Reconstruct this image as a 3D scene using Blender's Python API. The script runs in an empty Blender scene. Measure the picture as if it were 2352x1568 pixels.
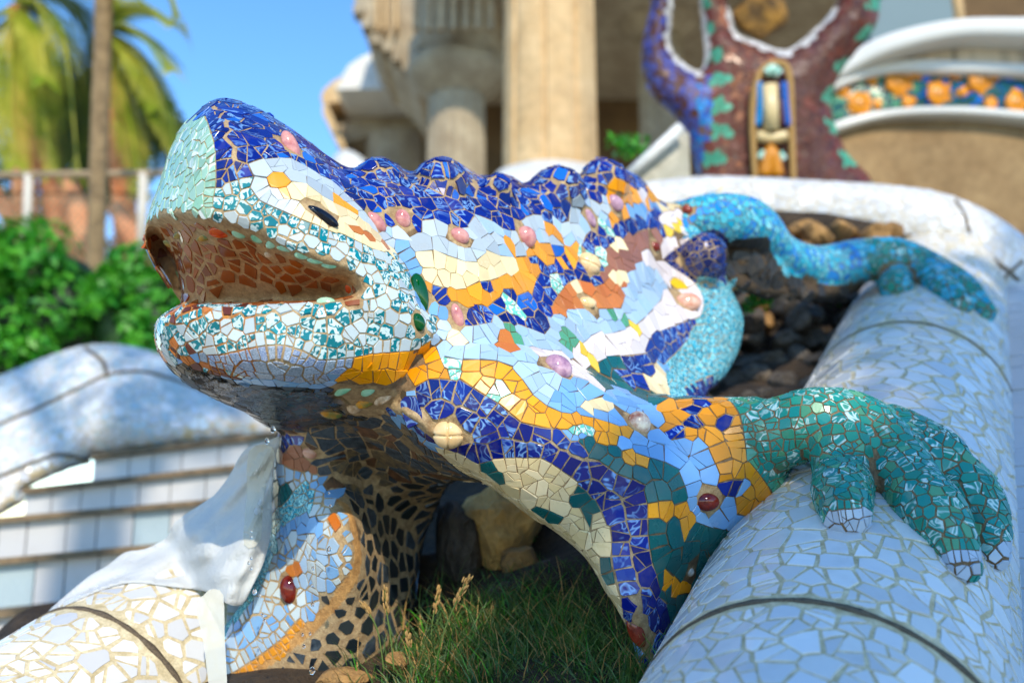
import bpy, bmesh, math, random
import numpy as np
from mathutils import Vector, Matrix, kdtree
from mathutils.bvhtree import BVHTree
from mathutils.geometry import delaunay_2d_cdt

SC = bpy.context.scene
COL = SC.collection
rng = random.Random(7)
PI = math.pi

# ------------------------------------------------------------------ camera, sky, sun, exposure
CAMZ = 1.0
PITCH = math.radians(11.0)
FPX = 2352.0 * 35.0 / 36.0
cam_d = bpy.data.cameras.new('camera')
cam = bpy.data.objects.new('camera', cam_d); COL.objects.link(cam)
cam.location = (0, 0, CAMZ); cam.rotation_euler = (PI/2 + PITCH, 0, 0)
cam_d.sensor_width = 36; cam_d.lens = 35; cam_d.clip_start = 0.05; cam_d.clip_end = 4000
cam_d.dof.use_dof = True; cam_d.dof.focus_distance = 1.93; cam_d.dof.aperture_fstop = 1.7
SC.camera = cam

SUN_EL = math.radians(33); SUN_AZ = math.radians(-10)      # light travels away from the camera, slightly to the left
SDIR = Vector((math.sin(SUN_AZ)*math.cos(SUN_EL), math.cos(SUN_AZ)*math.cos(SUN_EL), -math.sin(SUN_EL)))
world = bpy.data.worlds.new('World'); SC.world = world; world.use_nodes = True
wn = world.node_tree; wn.nodes.clear()
sky = wn.nodes.new('ShaderNodeTexSky'); sky.sky_type = 'NISHITA'; sky.sun_disc = False
sky.sun_elevation = SUN_EL
sky.sun_rotation = math.atan2(-SDIR.x, -SDIR.y)
sky.air_density = 1.0; sky.dust_density = 0.0; sky.ozone_density = 3.0
bg = wn.nodes.new('ShaderNodeBackground'); bg.inputs['Strength'].default_value = 0.15
wo = wn.nodes.new('ShaderNodeOutputWorld')
hsv = wn.nodes.new('ShaderNodeHueSaturation'); hsv.inputs['Saturation'].default_value = 1.2; hsv.inputs['Value'].default_value = 1.0
wn.links.new(sky.outputs[0], hsv.inputs['Color']); wn.links.new(hsv.outputs[0], bg.inputs[0]); wn.links.new(bg.outputs[0], wo.inputs[0])
sun_d = bpy.data.lights.new('sun', 'SUN'); sun_d.energy = 2.0; sun_d.angle = math.radians(0.5); sun_d.color = (1.0, 0.89, 0.71)
sun = bpy.data.objects.new('sun', sun_d); COL.objects.link(sun)
sun.rotation_euler = SDIR.to_track_quat('-Z', 'Y').to_euler(); sun.location = (2, -4, 6)
vs = SC.view_settings; vs.view_transform = 'Standard'; vs.look = 'None'; vs.gamma = 1.0; vs.use_curve_mapping = False
vs.exposure = 1.08
SC.cycles.max_bounces = 6; SC.cycles.transparent_max_bounces = 6; SC.cycles.use_denoising = True

# ------------------------------------------------------------------ pixel <-> world (pixels of the photograph at 2352 x 1568)
CT, ST = math.cos(PITCH), math.sin(PITCH)
def P(u, v, D):
    x = (u - 1176)/FPX*D; up = (784 - v)/FPX*D
    return Vector((x, D*CT - up*ST, CAMZ + D*ST + up*CT))
def proj(p):
    y = p[1]; z = p[2] - CAMZ
    D = y*CT + z*ST; up = -y*ST + z*CT
    if D < 1e-4: D = 1e-4
    return 1176 + p[0]/D*FPX, 784 - up/D*FPX, D
CAMLOC = Vector((0, 0, CAMZ))
def ray(u, v):
    return (P(u, v, 1.0) - CAMLOC).normalized()

# ------------------------------------------------------------------ object helpers
def setp(o, label=None, cat=None, group=None, kind=None):
    if label: o['label'] = label
    if cat: o['category'] = cat
    if group: o['group'] = group
    if kind: o['kind'] = kind
    return o
WLOC = {}
def thing(name, label, cat, loc=(0, 0, 0), group=None, kind=None):
    o = bpy.data.objects.new(name, None); COL.objects.link(o)
    o.location = loc; o.empty_display_size = 0.1
    WLOC[o.name] = Vector(loc)
    return setp(o, label, cat, group, kind)
def link(name, me, parent=None, center=(0, 0, 0)):
    o = bpy.data.objects.new(name, me); COL.objects.link(o)
    c = Vector(center); WLOC[o.name] = c
    if parent is not None:
        o.parent = parent; o.location = c - WLOC[parent.name]
    else:
        o.location = c
    return o
def mesh(name, verts, faces, mats, parent=None, smooth=True, matidx=None, center=None):
    vv = np.array([tuple(v) for v in verts], dtype=float)
    if center is None:
        c = Vector(((vv[:, 0].min()+vv[:, 0].max())/2, (vv[:, 1].min()+vv[:, 1].max())/2, vv[:, 2].min()))
    else: c = Vector(center)
    vv = vv - np.array(c)
    me = bpy.data.meshes.new(name)
    me.from_pydata(vv.tolist(), [], faces)
    for m in (mats if isinstance(mats, (list, tuple)) else [mats]): me.materials.append(m)
    if smooth: me.shade_smooth()
    if matidx is not None: me.polygons.foreach_set('material_index', matidx)
    me.update()
    return link(name, me, parent, c)
class MB:
    def __init__(s): s.v = []; s.f = []
    def add(s, v, f):
        n = len(s.v); s.v += [tuple(p) for p in v]; s.f += [tuple(i+n for i in q) for q in f]; return s
    def box(s, c, sx, sy, sz, rot=None):
        v = [Vector((a*sx/2, b*sy/2, d*sz/2)) for a in (-1, 1) for b in (-1, 1) for d in (-1, 1)]
        if rot is not None: v = [rot @ p for p in v]
        c = Vector(c)
        return s.add([p + c for p in v], [(0, 1, 3, 2), (4, 6, 7, 5), (0, 4, 5, 1), (2, 3, 7, 6), (0, 2, 6, 4), (1, 5, 7, 3)])
    def tube(s, pts, rad, seg=8, caps=True):
        v, f = tube_geo(pts, rad, seg, caps); return s.add(v, f)
    def build(s, name, mat, parent=None, smooth=True): return mesh(name, s.v, s.f, mat, parent, smooth)

def spline(pts, n=6, closed=False):
    P_ = [np.array(p, dtype=float) for p in pts]; N = len(P_); out = []
    rngk = range(N) if closed else range(N-1)
    for i in rngk:
        if closed: a, b, c, d = P_[(i-1) % N], P_[i], P_[(i+1) % N], P_[(i+2) % N]
        else: a, b, c, d = P_[max(i-1, 0)], P_[i], P_[i+1], P_[min(i+2, N-1)]
        for k in range(n):
            t = k/n
            out.append(0.5*((2*b) + (c-a)*t + (2*a-5*b+4*c-d)*t*t + (-a+3*b-3*c+d)*t**3))
    if not closed: out.append(P_[-1])
    return np.array(out)
def tube_geo(pts, rad, seg=8, caps=True, round_caps=False):
    pts = [Vector(p) for p in pts]; n = len(pts)
    if not hasattr(rad, '__len__'): rad = [rad]*n
    rad = list(rad)
    if round_caps:
        t0 = (pts[0]-pts[1]).normalized(); t1 = (pts[-1]-pts[-2]).normalized(); r0, r1 = rad[0], rad[-1]
        A = [0.95, 0.8, 0.55, 0.3]
        pts = [pts[0]+t0*r0*a for a in A] + pts + [pts[-1]+t1*r1*a for a in reversed(A)]
        rad = [r0*math.sqrt(1-a*a) for a in A] + rad + [r1*math.sqrt(1-a*a) for a in reversed(A)]
        n = len(pts)
    V = []; Fc = []; nrm = None
    for i in range(n):
        t = (pts[min(i+1, n-1)] - pts[max(i-1, 0)])
        t = t.normalized() if t.length > 1e-9 else Vector((0, 0, 1))
        if nrm is None:
            nrm = t.orthogonal().normalized()
        nrm = (nrm - t*nrm.dot(t)).normalized(); bn = t.cross(nrm)
        for k in range(seg):
            a = 2*PI*k/seg
            V.append(pts[i] + (nrm*math.cos(a) + bn*math.sin(a))*rad[i])
    for i in range(n-1):
        for k in range(seg):
            a = i*seg + k; b = i*seg + (k+1) % seg
            Fc.append((a, b, b+seg, a+seg))
    if caps:
        Fc.append(tuple(reversed(range(seg)))); Fc.append(tuple(range((n-1)*seg, n*seg)))
    return V, Fc
def ptube(pts, seg=20, n=5, round_caps=True):
    """tube through (u, v, depth, radius in pixels)"""
    s = spline(pts, n)
    return tube_geo([P(a[0], a[1], a[2]) for a in s], [a[3]/FPX*a[2] for a in s], seg, True, round_caps)
def ellipsoid(c, r, seg=14, rings=9, rot=None):
    V = []; Fc = []; c = Vector(c)
    V.append(Vector((0, 0, r[2])))
    for i in range(1, rings):
        th = PI*i/rings
        for k in range(seg):
            a = 2*PI*k/seg
            V.append(Vector((r[0]*math.sin(th)*math.cos(a), r[1]*math.sin(th)*math.sin(a), r[2]*math.cos(th))))
    V.append(Vector((0, 0, -r[2])))
    for k in range(seg): Fc.append((0, 1+k, 1+(k+1) % seg))
    for i in range(rings-2):
        for k in range(seg):
            a = 1+i*seg+k; b = 1+i*seg+(k+1) % seg
            Fc.append((a, a+seg, b+seg, b))
    L = len(V)-1
    for k in range(seg): Fc.append((L, L-seg+(k+1) % seg, L-seg+k))
    if rot is not None: V = [rot @ p for p in V]
    return [p + c for p in V], Fc

# ------------------------------------------------------------------ polygons and inflated outlines
def pip(poly, x, y):
    ins = False; n = len(poly); j = n-1
    for i in range(n):
        xi, yi = poly[i]; xj, yj = poly[j]
        if (yi > y) != (yj > y) and x < (xj-xi)*(y-yi)/(yj-yi)+xi: ins = not ins
        j = i
    return ins
def pip_np(poly, X, Y):
    poly = np.asarray(poly, float); ins = np.zeros(X.shape, bool); n = len(poly); j = n-1
    for i in range(n):
        xi, yi = poly[i]; xj, yj = poly[j]
        if yi != yj:
            c = ((yi > Y) != (yj > Y)) & (X < (xj-xi)*(Y-yi)/(yj-yi)+xi)
            ins ^= c
        j = i
    return ins
def dist_poly(pl, X, Y, closed=True):
    pl = np.asarray(pl, float); best = np.full(X.shape, 1e9); bx = np.zeros(X.shape); by = np.zeros(X.shape)
    n = len(pl)
    for i in range(n if closed else n-1):
        a = pl[i]; b = pl[(i+1) % n]; d = b-a; L = d.dot(d)
        if L < 1e-9: continue
        t = np.clip(((X-a[0])*d[0]+(Y-a[1])*d[1])/L, 0, 1)
        px = a[0]+t*d[0]; py = a[1]+t*d[1]
        q = np.hypot(X-px, Y-py); m = q < best
        best = np.where(m, q, best); bx = np.where(m, px, bx); by = np.where(m, py, by)
    return best, bx, by
class Depth:
    """smooth depth field through control points (u, v, depth)"""
    def __init__(s, ctrl):
        c = np.array(ctrl, float); s.c = c[:, :2]/500.0; n = len(c)
        K = s.k(s.c[:, None, :]-s.c[None, :, :]) + np.eye(n)*0.002
        Pm = np.hstack([np.ones((n, 1)), s.c]); A = np.zeros((n+3, n+3))
        A[:n, :n] = K; A[:n, n:] = Pm; A[n:, :n] = Pm.T
        s.w = np.linalg.solve(A, np.concatenate([c[:, 2], np.zeros(3)]))
    @staticmethod
    def k(d):
        r2 = (d**2).sum(-1)
        return 0.5*r2*np.log(r2+1e-9)
    def __call__(s, X, Y):
        q = np.stack([np.ravel(X), np.ravel(Y)], -1)/500.0
        K = s.k(q[:, None, :]-s.c[None, :, :])
        r = K @ s.w[:-3] + s.w[-3] + q @ s.w[-2:]
        return r.reshape(np.shape(X))
def inflate(outline, ctrl, Dpx, R, T, step=9, smooth_n=3, holes=(), front_fn=None):
    ol = spline(outline, smooth_n, True) if smooth_n > 1 else np.array(outline, float)
    def resample(o):
        out = []
        n = len(o)
        for i in range(n):
            a = o[i]; b = o[(i+1) % n]; L = np.hypot(*(b-a)); k = max(1, int(round(L/step)))
            for q in range(k): out.append(a+(b-a)*q/k)
        return np.array(out)
    loops = [resample(ol)] + [resample(spline(h, smooth_n, True)) for h in holes]
    x0, y0 = ol.min(0); x1, y1 = ol.max(0)
    gx, gy = np.meshgrid(np.arange(x0, x1, step), np.arange(y0, y1, step))
    gx = gx + (np.arange(gx.shape[0]) % 2)[:, None]*step*0.5
    gx = gx.ravel(); gy = gy.ravel()
    m = pip_np(loops[0], gx, gy)
    dd = dist_poly(loops[0], gx, gy)[0]
    for h in loops[1:]:
        m &= ~pip_np(h, gx, gy); dd = np.minimum(dd, dist_poly(h, gx, gy)[0])
    m &= dd > step*0.55
    pts = []; edges = []
    for lp in loops:
        b = len(pts); pts += [tuple(p) for p in lp]; n = len(lp); edges += [(b+i, b+(i+1) % n) for i in range(n)]
    pts += list(zip(gx[m], gy[m]))
    vo, eo, fo, _, _, _ = delaunay_2d_cdt([Vector(p) for p in pts], edges, [], 1, 1e-4)
    vo = np.array([(p.x, p.y) for p in vo])
    if len(loops) > 1:
        cen = np.array([vo[list(f)].mean(0) for f in fo]); keep = np.ones(len(fo), bool)
        for h in loops[1:]: keep &= ~pip_np(h, cen[:, 0], cen[:, 1])
        fo = [f for f, k in zip(fo, keep) if k]
    X, Y = vo[:, 0], vo[:, 1]
    dist = dist_poly(loops[0], X, Y)[0]
    for h in loops[1:]: dist = np.minimum(dist, dist_poly(h, X, Y)[0])
    df = ctrl if isinstance(ctrl, Depth) else (Depth(ctrl) if hasattr(ctrl, '__len__') else (lambda a, b: np.full(np.shape(a), float(ctrl))))
    base = df(X, Y)
    q = np.clip(dist/Dpx, 0, 1); rd = R*(1-np.sqrt(np.clip(1-(1-q)**2, 0, 1)))
    fr = base + rd if front_fn is None else front_fn(X, Y, base, rd)
    bk = np.maximum(base + T - rd, fr + (min(0.034, T*0.12) if T > 0.05 else T))
    n = len(vo)
    V = [P(a, b, c) for a, b, c in zip(X, Y, fr)] + [P(a, b, c) for a, b, c in zip(X, Y, bk)]
    Fc = []; cnt = {}
    for f in fo:
        f = list(f)
        ar = sum(vo[f[i]][0]*vo[f[(i+1) % len(f)]][1]-vo[f[(i+1) % len(f)]][0]*vo[f[i]][1] for i in range(len(f)))
        if ar < 0: f.reverse()
        # image y runs down: this order faces the camera once reversed
        g = f[::-1]
        Fc.append(tuple(g)); Fc.append(tuple(i+n for i in f))
        for i in range(len(g)):
            e = (g[i], g[(i+1) % len(g)]); cnt[e] = cnt.get(e, 0)+1
    for (a, b) in list(cnt):
        if (b, a) not in cnt: Fc.append((b, a, a+n, b+n))
    return V, Fc
def union(parts, voxel, smooth_it=4, name='tmp'):
    mb = MB()
    for v, f in parts: mb.add(v, f)
    me = bpy.data.meshes.new(name); me.from_pydata(mb.v, [], mb.f); me.update()
    bm = bmesh.new(); bm.from_mesh(me); bmesh.ops.recalc_face_normals(bm, faces=bm.faces); bm.to_mesh(me); bm.free()
    o = bpy.data.objects.new(name, me); COL.objects.link(o)
    md = o.modifiers.new('r', 'REMESH'); md.mode = 'VOXEL'; md.voxel_size = voxel
    if smooth_it:
        ms = o.modifiers.new('s', 'SMOOTH'); ms.factor = 0.5; ms.iterations = smooth_it
    dg = bpy.context.evaluated_depsgraph_get(); dg.update()
    out = bpy.data.meshes.new_from_object(o.evaluated_get(dg))
    bpy.data.objects.remove(o); bpy.data.meshes.remove(me)
    return out
class Surf:
    """triangulated surface with a BVH, smoothed normals and area sampling"""
    def __init__(s, me):
        n = len(me.vertices); co = np.empty(n*3); me.vertices.foreach_get('co', co); s.co = co.reshape(-1, 3)
        me.calc_loop_triangles(); k = len(me.loop_triangles); tr = np.empty(k*3, np.int32); me.loop_triangles.foreach_get('vertices', tr)
        s.tr = tr.reshape(-1, 3)
        a, b, c = (s.co[s.tr[:, i]] for i in range(3)); fn = np.cross(b-a, c-a); s.area = np.linalg.norm(fn, axis=1)/2
        vn = np.zeros_like(s.co)
        for i in range(3): np.add.at(vn, s.tr[:, i], fn)
        for _ in range(2):      # blur the normals once over the surface
            acc = np.zeros_like(vn); fm = vn[s.tr].sum(1)
            for i in range(3): np.add.at(acc, s.tr[:, i], fm)
            vn = acc/np.maximum(np.linalg.norm(acc, axis=1, keepdims=True), 1e-12)
        s.vn = vn
        s.bvh = BVHTree.FromPolygons(s.co.tolist(), s.tr.tolist(), all_triangles=True)
    def normal(s, fi):
        n = s.vn[s.tr[fi]].sum(0); return Vector(n/ (np.linalg.norm(n)+1e-12))
    def cast(s, u, v):
        h = s.bvh.ray_cast(CAMLOC, ray(u, v))
        return (h[0], s.normal(h[2])) if h[0] is not None else None
    def near(s, p):
        h = s.bvh.find_nearest(p)
        return h[0], s.normal(h[2])
    def sample(s, n, rs):
        f = rs.choice(len(s.tr), n, p=s.area/s.area.sum()); r1 = np.sqrt(rs.random(n)); r2 = rs.random(n)
        a, b, c = (s.co[s.tr[f, i]] for i in range(3))
        p = a*(1-r1)[:, None] + b*(r1*(1-r2))[:, None] + c*(r1*r2)[:, None]
        nn = s.vn[s.tr[f]].sum(1); nn /= np.linalg.norm(nn, axis=1, keepdims=True)+1e-12
        return p, nn
# ------------------------------------------------------------------ materials
def lin(c):
    return tuple(((x/255.0)/12.92 if x/255.0 <= 0.04045 else ((x/255.0+0.055)/1.055)**2.4) for x in c) + (1.0,)
class NT:
    def __init__(s, name):
        s.m = bpy.data.materials.new(name); s.m.use_nodes = True; s.t = s.m.node_tree; s.t.nodes.clear()
        s.out = s.n('ShaderNodeOutputMaterial'); s.b = s.n('ShaderNodeBsdfPrincipled'); s.l(s.b.outputs[0], s.out.inputs[0])
    def n(s, ty, **kw):
        x = s.t.nodes.new(ty)
        for k, v in kw.items(): setattr(x, k, v)
        return x
    def l(s, a, b): s.t.links.new(a, b)
    def set(s, **kw):
        for k, v in kw.items(): s.b.inputs[k.replace('_', ' ')].default_value = v
    def pos(s): return s.n('ShaderNodeNewGeometry').outputs['Position']
    def obj(s): return s.n('ShaderNodeTexCoord').outputs['Object']
    def noise(s, vec, scale, detail=2.0, rough=0.5, dist=0.0):
        x = s.n('ShaderNodeTexNoise'); x.inputs['Scale'].default_value = scale; x.inputs['Detail'].default_value = detail
        x.inputs['Roughness'].default_value = rough; x.inputs['Distortion'].default_value = dist
        if vec is not None: s.l(vec, x.inputs['Vector'])
        return x.outputs['Fac']
    def ramp(s, fac, stops, interp='LINEAR'):
        x = s.n('ShaderNodeValToRGB'); r = x.color_ramp; r.interpolation = interp
        while len(r.elements) < len(stops): r.elements.new(0.5)
        for e, (p, c) in zip(r.elements, stops): e.position = p; e.color = c if len(c) == 4 else tuple(c)+(1,)
        s.l(fac, x.inputs[0]); return x.outputs[0]
    def mix(s, fac, a, b, mode='MIX'):
        x = s.n('ShaderNodeMix', data_type='RGBA', blend_type=mode)
        for i, q in ((0, fac), (6, a), (7, b)):
            if hasattr(q, 'is_linked'): s.l(q, x.inputs[i])
            else: x.inputs[i].default_value = q
        return x.outputs[2]
    def math(s, op, a, b=None):
        x = s.n('ShaderNodeMath', operation=op)
        for i, q in ((0, a), (1, b)):
            if q is None: continue
            if hasattr(q, 'is_linked'): s.l(q, x.inputs[i])
            else: x.inputs[i].default_value = q
        return x.outputs[0]
    def color(s, c):
        if hasattr(c, 'is_linked'): s.l(c, s.b.inputs['Base Color'])
        else: s.b.inputs['Base Color'].default_value = c
    def bump(s, h, strength=0.3, distance=0.002):
        x = s.n('ShaderNodeBump'); x.inputs['Strength'].default_value = strength; x.inputs['Distance'].default_value = distance
        s.l(h, x.inputs['Height']); s.l(x.outputs[0], s.b.inputs['Normal'])

def tile_mat(name, kind, c1, c2, rough=0.16, scale=40.0, c3=None, spec=0.5, wear=0.25):
    t = NT(name); c1 = lin(c1); c2 = lin(c2)
    at = t.n('ShaderNodeAttribute', attribute_name='rnd'); sep = t.n('ShaderNodeSeparateColor'); t.l(at.outputs['Color'], sep.inputs[0])
    vm = t.n('ShaderNodeVectorMath', operation='MULTIPLY'); vm.inputs[1].default_value = (9, 7, 11); t.l(at.outputs['Color'], vm.inputs[0])
    va = t.n('ShaderNodeVectorMath', operation='ADD'); t.l(t.pos(), va.inputs[0]); t.l(vm.outputs[0], va.inputs[1])
    p = va.outputs[0]
    if kind == 'plain':
        col = t.mix(sep.outputs[0], c1, c2)
        n = t.noise(p, 25, 3)
        col = t.mix(t.math('MULTIPLY', n, 0.3), col, t.mix(0.5, c1, c2))
    elif kind == 'swirl':
        a = t.noise(p, scale, 1.0, 0.45, 2.4)
        b = t.noise(p, scale*0.35, 1.0, 0.5, 1.0)
        line = t.ramp(a, [(0.0, (0, 0, 0)), (0.50, (0, 0, 0)), (0.56, (1, 1, 1)), (0.575, (1, 1, 1)), (0.62, (0.1, 0.1, 0.1)), (0.70, (0.0, 0, 0)), (0.73, (0.8, 0.8, 0.8)), (0.78, (0, 0, 0))])
        b2 = t.math('ADD', b, t.math('MULTIPLY_ADD', sep.outputs[1], 0.36)); b2.node.inputs[1].links[0].from_node.inputs[2].default_value = -0.18
        amt = t.ramp(b2, [(0.40, (0, 0, 0)), (0.60, (0.9, 0.9, 0.9))])
        f = t.mix(1.0, line, amt, 'MULTIPLY')
        base = t.mix(sep.outputs[0], c1, lin(c3) if c3 else c1)
        col = t.mix(f, base, c2)
    elif kind == 'mottle':
        a = t.noise(p, scale, 2.0, 0.45, 1.2)
        f = t.ramp(a, [(0.47, (0, 0, 0)), (0.51, (1, 1, 1))])
        col = t.mix(f, c1, c2)
        if c3: col = t.mix(sep.outputs[1], col, t.mix(f, c1, lin(c3)))
    elif kind == 'granite':
        a = t.noise(p, scale, 3.0, 0.7)
        f = t.ramp(a, [(0.38, (0, 0, 0)), (0.62, (1, 1, 1))])
        col = t.mix(f, c1, c2)
        if c3: col = t.mix(sep.outputs[1], col, t.mix(f, lin(c3), c2))
    v = t.math('MULTIPLY_ADD', sep.outputs[2], 0.28); v.node.inputs[2].default_value = 0.84
    hs = t.n('ShaderNodeHueSaturation'); t.l(v, hs.inputs['Value']); t.l(col, hs.inputs['Color'])
    d = t.noise(t.pos(), 14, 4, 0.6)
    df = t.ramp(d, [(0.55, (0, 0, 0)), (0.8, (wear, wear, wear))])
    sp = t.noise(p, 160, 1, 0.5)
    spf = t.ramp(sp, [(0.74, (0, 0, 0)), (0.78, (wear, wear, wear))])
    cc = t.mix(df, hs.outputs[0], lin((150, 132, 108)))
    cc = t.mix(spf, cc, lin((120, 100, 80)))
    t.color(cc)
    rr = t.math('MULTIPLY_ADD', d, 0.28); rr.node.inputs[2].default_value = rough-0.06
    t.l(rr, t.b.inputs['Roughness'])
    t.set(Specular_IOR_Level=spec)
    h = t.noise(p, 40, 2, 0.5); t.bump(h, 0.22, 0.0012)
    return t.m
def stone_mat(name, c1, c2, scale=20, rough=0.85, bump=0.6, bdist=0.004, c3=None, detail=6):
    t = NT(name); p = t.pos()
    a = t.noise(p, scale, detail, 0.6); b = t.noise(p, scale*4.3, 4, 0.6)
    st = [(0.3, lin(c1)), (0.68, lin(c2))]
    if c3: st.append((0.8, lin(c3)))
    col = t.ramp(a, st)
    col = t.mix(t.ramp(b, [(0.35, (0.35, 0.35, 0.35)), (0.6, (0, 0, 0))]), col, t.mix(0.5, lin(c1), (0.02, 0.015, 0.01, 1)))
    t.color(col); t.set(Roughness=rough); t.bump(t.math('ADD', a, b), bump, bdist)
    return t.m
def plain_mat(name, c, rough=0.5, var=0.15, scale=12, spec=0.5, metallic=0.0, bump=0.15, bdist=0.003):
    t = NT(name); c = lin(c)
    n = t.noise(t.pos(), scale, 4)
    col = t.mix(t.math('MULTIPLY', n, var*2), c, (c[0]*0.55, c[1]*0.55, c[2]*0.55, 1)); t.color(col)
    t.set(Roughness=rough, Specular_IOR_Level=spec, Metallic=metallic); t.bump(t.noise(t.pos(), scale*6, 3), bump, bdist)
    return t.m
M = {}
M['blue'] = tile_mat('glaze_royal_blue', 'swirl', (0, 16, 100), (130, 178, 236), 0.10, 20, (2, 34, 140))
M['navy'] = tile_mat('glaze_navy', 'swirl', (4, 20, 84), (90, 124, 204), 0.16, 40, (16, 40, 120))
M['cobalt'] = tile_mat('glaze_plain_blue', 'plain', (12, 90, 190), (25, 110, 210), 0.15)
M['mint'] = tile_mat('glaze_mint', 'swirl', (140, 190, 160), (250, 252, 250), 0.10, 13, (168, 206, 182))
M['mintpale'] = tile_mat('glaze_pale_mint', 'mottle', (222, 238, 226), (110, 200, 178), 0.14, 70)
M['white'] = tile_mat('glaze_white', 'plain', (200, 210, 211), (184, 200, 206), 0.13)
M['teal'] = tile_mat('glaze_teal_speckle', 'mottle', (204, 226, 226), (0, 112, 124), 0.13, 78, (0, 130, 140))
M['granite'] = tile_mat('glaze_blue_granite', 'granite', (70, 112, 180), (190, 205, 225), 0.35, 380, (120, 140, 150))
M['grey'] = tile_mat('glaze_pale_grey', 'plain', (178, 190, 197), (190, 201, 207), 0.16)
M['pale'] = tile_mat('glaze_pale_blue', 'plain', (156, 187, 214), (172, 195, 216), 0.16)
M['sky'] = tile_mat('glaze_sky_blue', 'plain', (104, 158, 214), (130, 176, 218), 0.16)
M['cream'] = tile_mat('glaze_cream', 'plain', (240, 214, 158), (246, 224, 176), 0.18)
M['sand'] = tile_mat('glaze_sand', 'plain', (222, 196, 140), (238, 220, 180), 0.2)
M['orange'] = tile_mat('glaze_orange', 'plain', (238, 150, 4), (246, 164, 10), 0.2)
M['amber'] = tile_mat('glaze_amber', 'plain', (214, 136, 8), (230, 152, 24), 0.25)
M['pink'] = tile_mat('glaze_pinkish_white', 'plain', (226, 212, 208), (234, 222, 220), 0.16)
M['brown'] = tile_mat('glaze_brown', 'plain', (142, 88, 62), (170, 108, 74), 0.2)
M['rust'] = tile_mat('glaze_rust', 'plain', (196, 104, 30), (206, 124, 50), 0.18)
M['dteal'] = tile_mat('glaze_dark_teal', 'plain', (0, 84, 88), (4, 98, 96), 0.2)
M['green'] = tile_mat('glaze_sea_green', 'swirl', (44, 142, 116), (214, 236, 230), 0.11, 17, (16, 136, 132))
M['greenplain'] = tile_mat('glaze_leaf_green', 'plain', (70, 150, 110), (92, 160, 120), 0.2)
M['turq'] = tile_mat('glaze_turquoise_mottle', 'mottle', (150, 220, 226), (0, 150, 176), 0.16, 110, (20, 130, 150))
M['hipblue'] = tile_mat('glaze_bright_blue', 'plain', (0, 130, 200), (60, 150, 226), 0.16)
M['hipcyan'] = tile_mat('glaze_cyan', 'plain', (0, 152, 186), (90, 196, 210), 0.16)
M['glaze'] = tile_mat('glaze_palate_brown', 'plain', (164, 84, 24), (120, 56, 20), 0.1, wear=0.4)
M['bellydark'] = tile_mat('dark_belly_stone', 'granite', (36, 32, 26), (58, 50, 40), 0.45, 40, (30, 30, 32))  # belly underside: shade and dirt both put into its dark colour
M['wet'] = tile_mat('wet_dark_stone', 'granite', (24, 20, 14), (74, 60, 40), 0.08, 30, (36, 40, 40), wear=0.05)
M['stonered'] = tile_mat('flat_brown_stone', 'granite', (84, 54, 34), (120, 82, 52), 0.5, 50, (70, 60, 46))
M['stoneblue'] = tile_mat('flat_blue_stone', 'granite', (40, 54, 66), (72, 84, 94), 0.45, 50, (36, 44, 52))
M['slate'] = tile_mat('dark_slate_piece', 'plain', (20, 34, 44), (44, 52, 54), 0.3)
M['stonemix'] = tile_mat('flat_stone_piece', 'granite', (96, 76, 50), (130, 108, 72), 0.5, 60, (58, 72, 82))
M['claw'] = tile_mat('glaze_claw_grey', 'plain', (168, 184, 200), (186, 198, 212), 0.12)
M['railtile'] = tile_mat('glaze_rail_white', 'plain', (214, 214, 216), (230, 228, 224), 0.14, wear=0.18)
M['railtile2'] = tile_mat('glaze_rail_warm_white', 'plain', (208, 208, 210), (222, 220, 216), 0.14, wear=0.18)
M['yellow'] = tile_mat('glaze_yellow', 'plain', (240, 196, 30), (246, 206, 50), 0.18)
M['purple'] = tile_mat('glaze_purple_brown', 'plain', (70, 30, 32), (92, 44, 38), 0.4)
M['maroon'] = tile_mat('glaze_maroon', 'plain', (78, 30, 16), (108, 44, 24), 0.4)
M['violet'] = tile_mat('glaze_violet_blue', 'plain', (48, 56, 140), (80, 90, 168), 0.4)
M['grout'] = stone_mat('sandy_cement', (150, 120, 84), (206, 178, 134), 60, 0.9, 0.7, 0.003, (176, 120, 70))
_g = M['grout'].node_tree; _b = [x for x in _g.nodes if x.type == 'BSDF_PRINCIPLED'][0]; _s = _b.inputs['Base Color'].links[0].from_socket
_a = _g.nodes.new('ShaderNodeAttribute'); _a.attribute_name = 'joint'; _m = _g.nodes.new('ShaderNodeMix'); _m.data_type = 'RGBA'; _m.blend_type = 'MULTIPLY'; _m.inputs[0].default_value = 1.0
_g.links.new(_s, _m.inputs[6]); _g.links.new(_a.outputs['Color'], _m.inputs[7]); _g.links.new(_m.outputs[2], _b.inputs['Base Color'])
M['railgrout'] = stone_mat('pale_cement', (186, 166, 124), (234, 218, 180), 40, 0.9, 0.7, 0.003)
M['joint'] = stone_mat('joint_stone', (84, 72, 58), (136, 118, 94), 160, 0.95, 0.9, 0.003)
M['ochrerock'] = stone_mat('ochre_earth_rock', (196, 146, 78), (242, 194, 116), 9, 0.92, 0.9, 0.02)  # brighter copy of the tan rock, sunlight put into its colour
M['ribgreen'] = tile_mat('glaze_rib_green', 'plain', (52, 148, 116), (76, 170, 140), 0.3)
M['ribbrown'] = tile_mat('glaze_rib_brown', 'plain', (96, 40, 30), (116, 52, 40), 0.3)
M['rock'] = stone_mat('tan_rock', (120, 88, 50), (196, 150, 90), 9, 0.92, 0.9, 0.02, (190, 150, 100))
M['greyrock'] = stone_mat('grey_rock', (52, 46, 40), (120, 108, 94), 9, 0.92, 0.9, 0.02)
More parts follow.
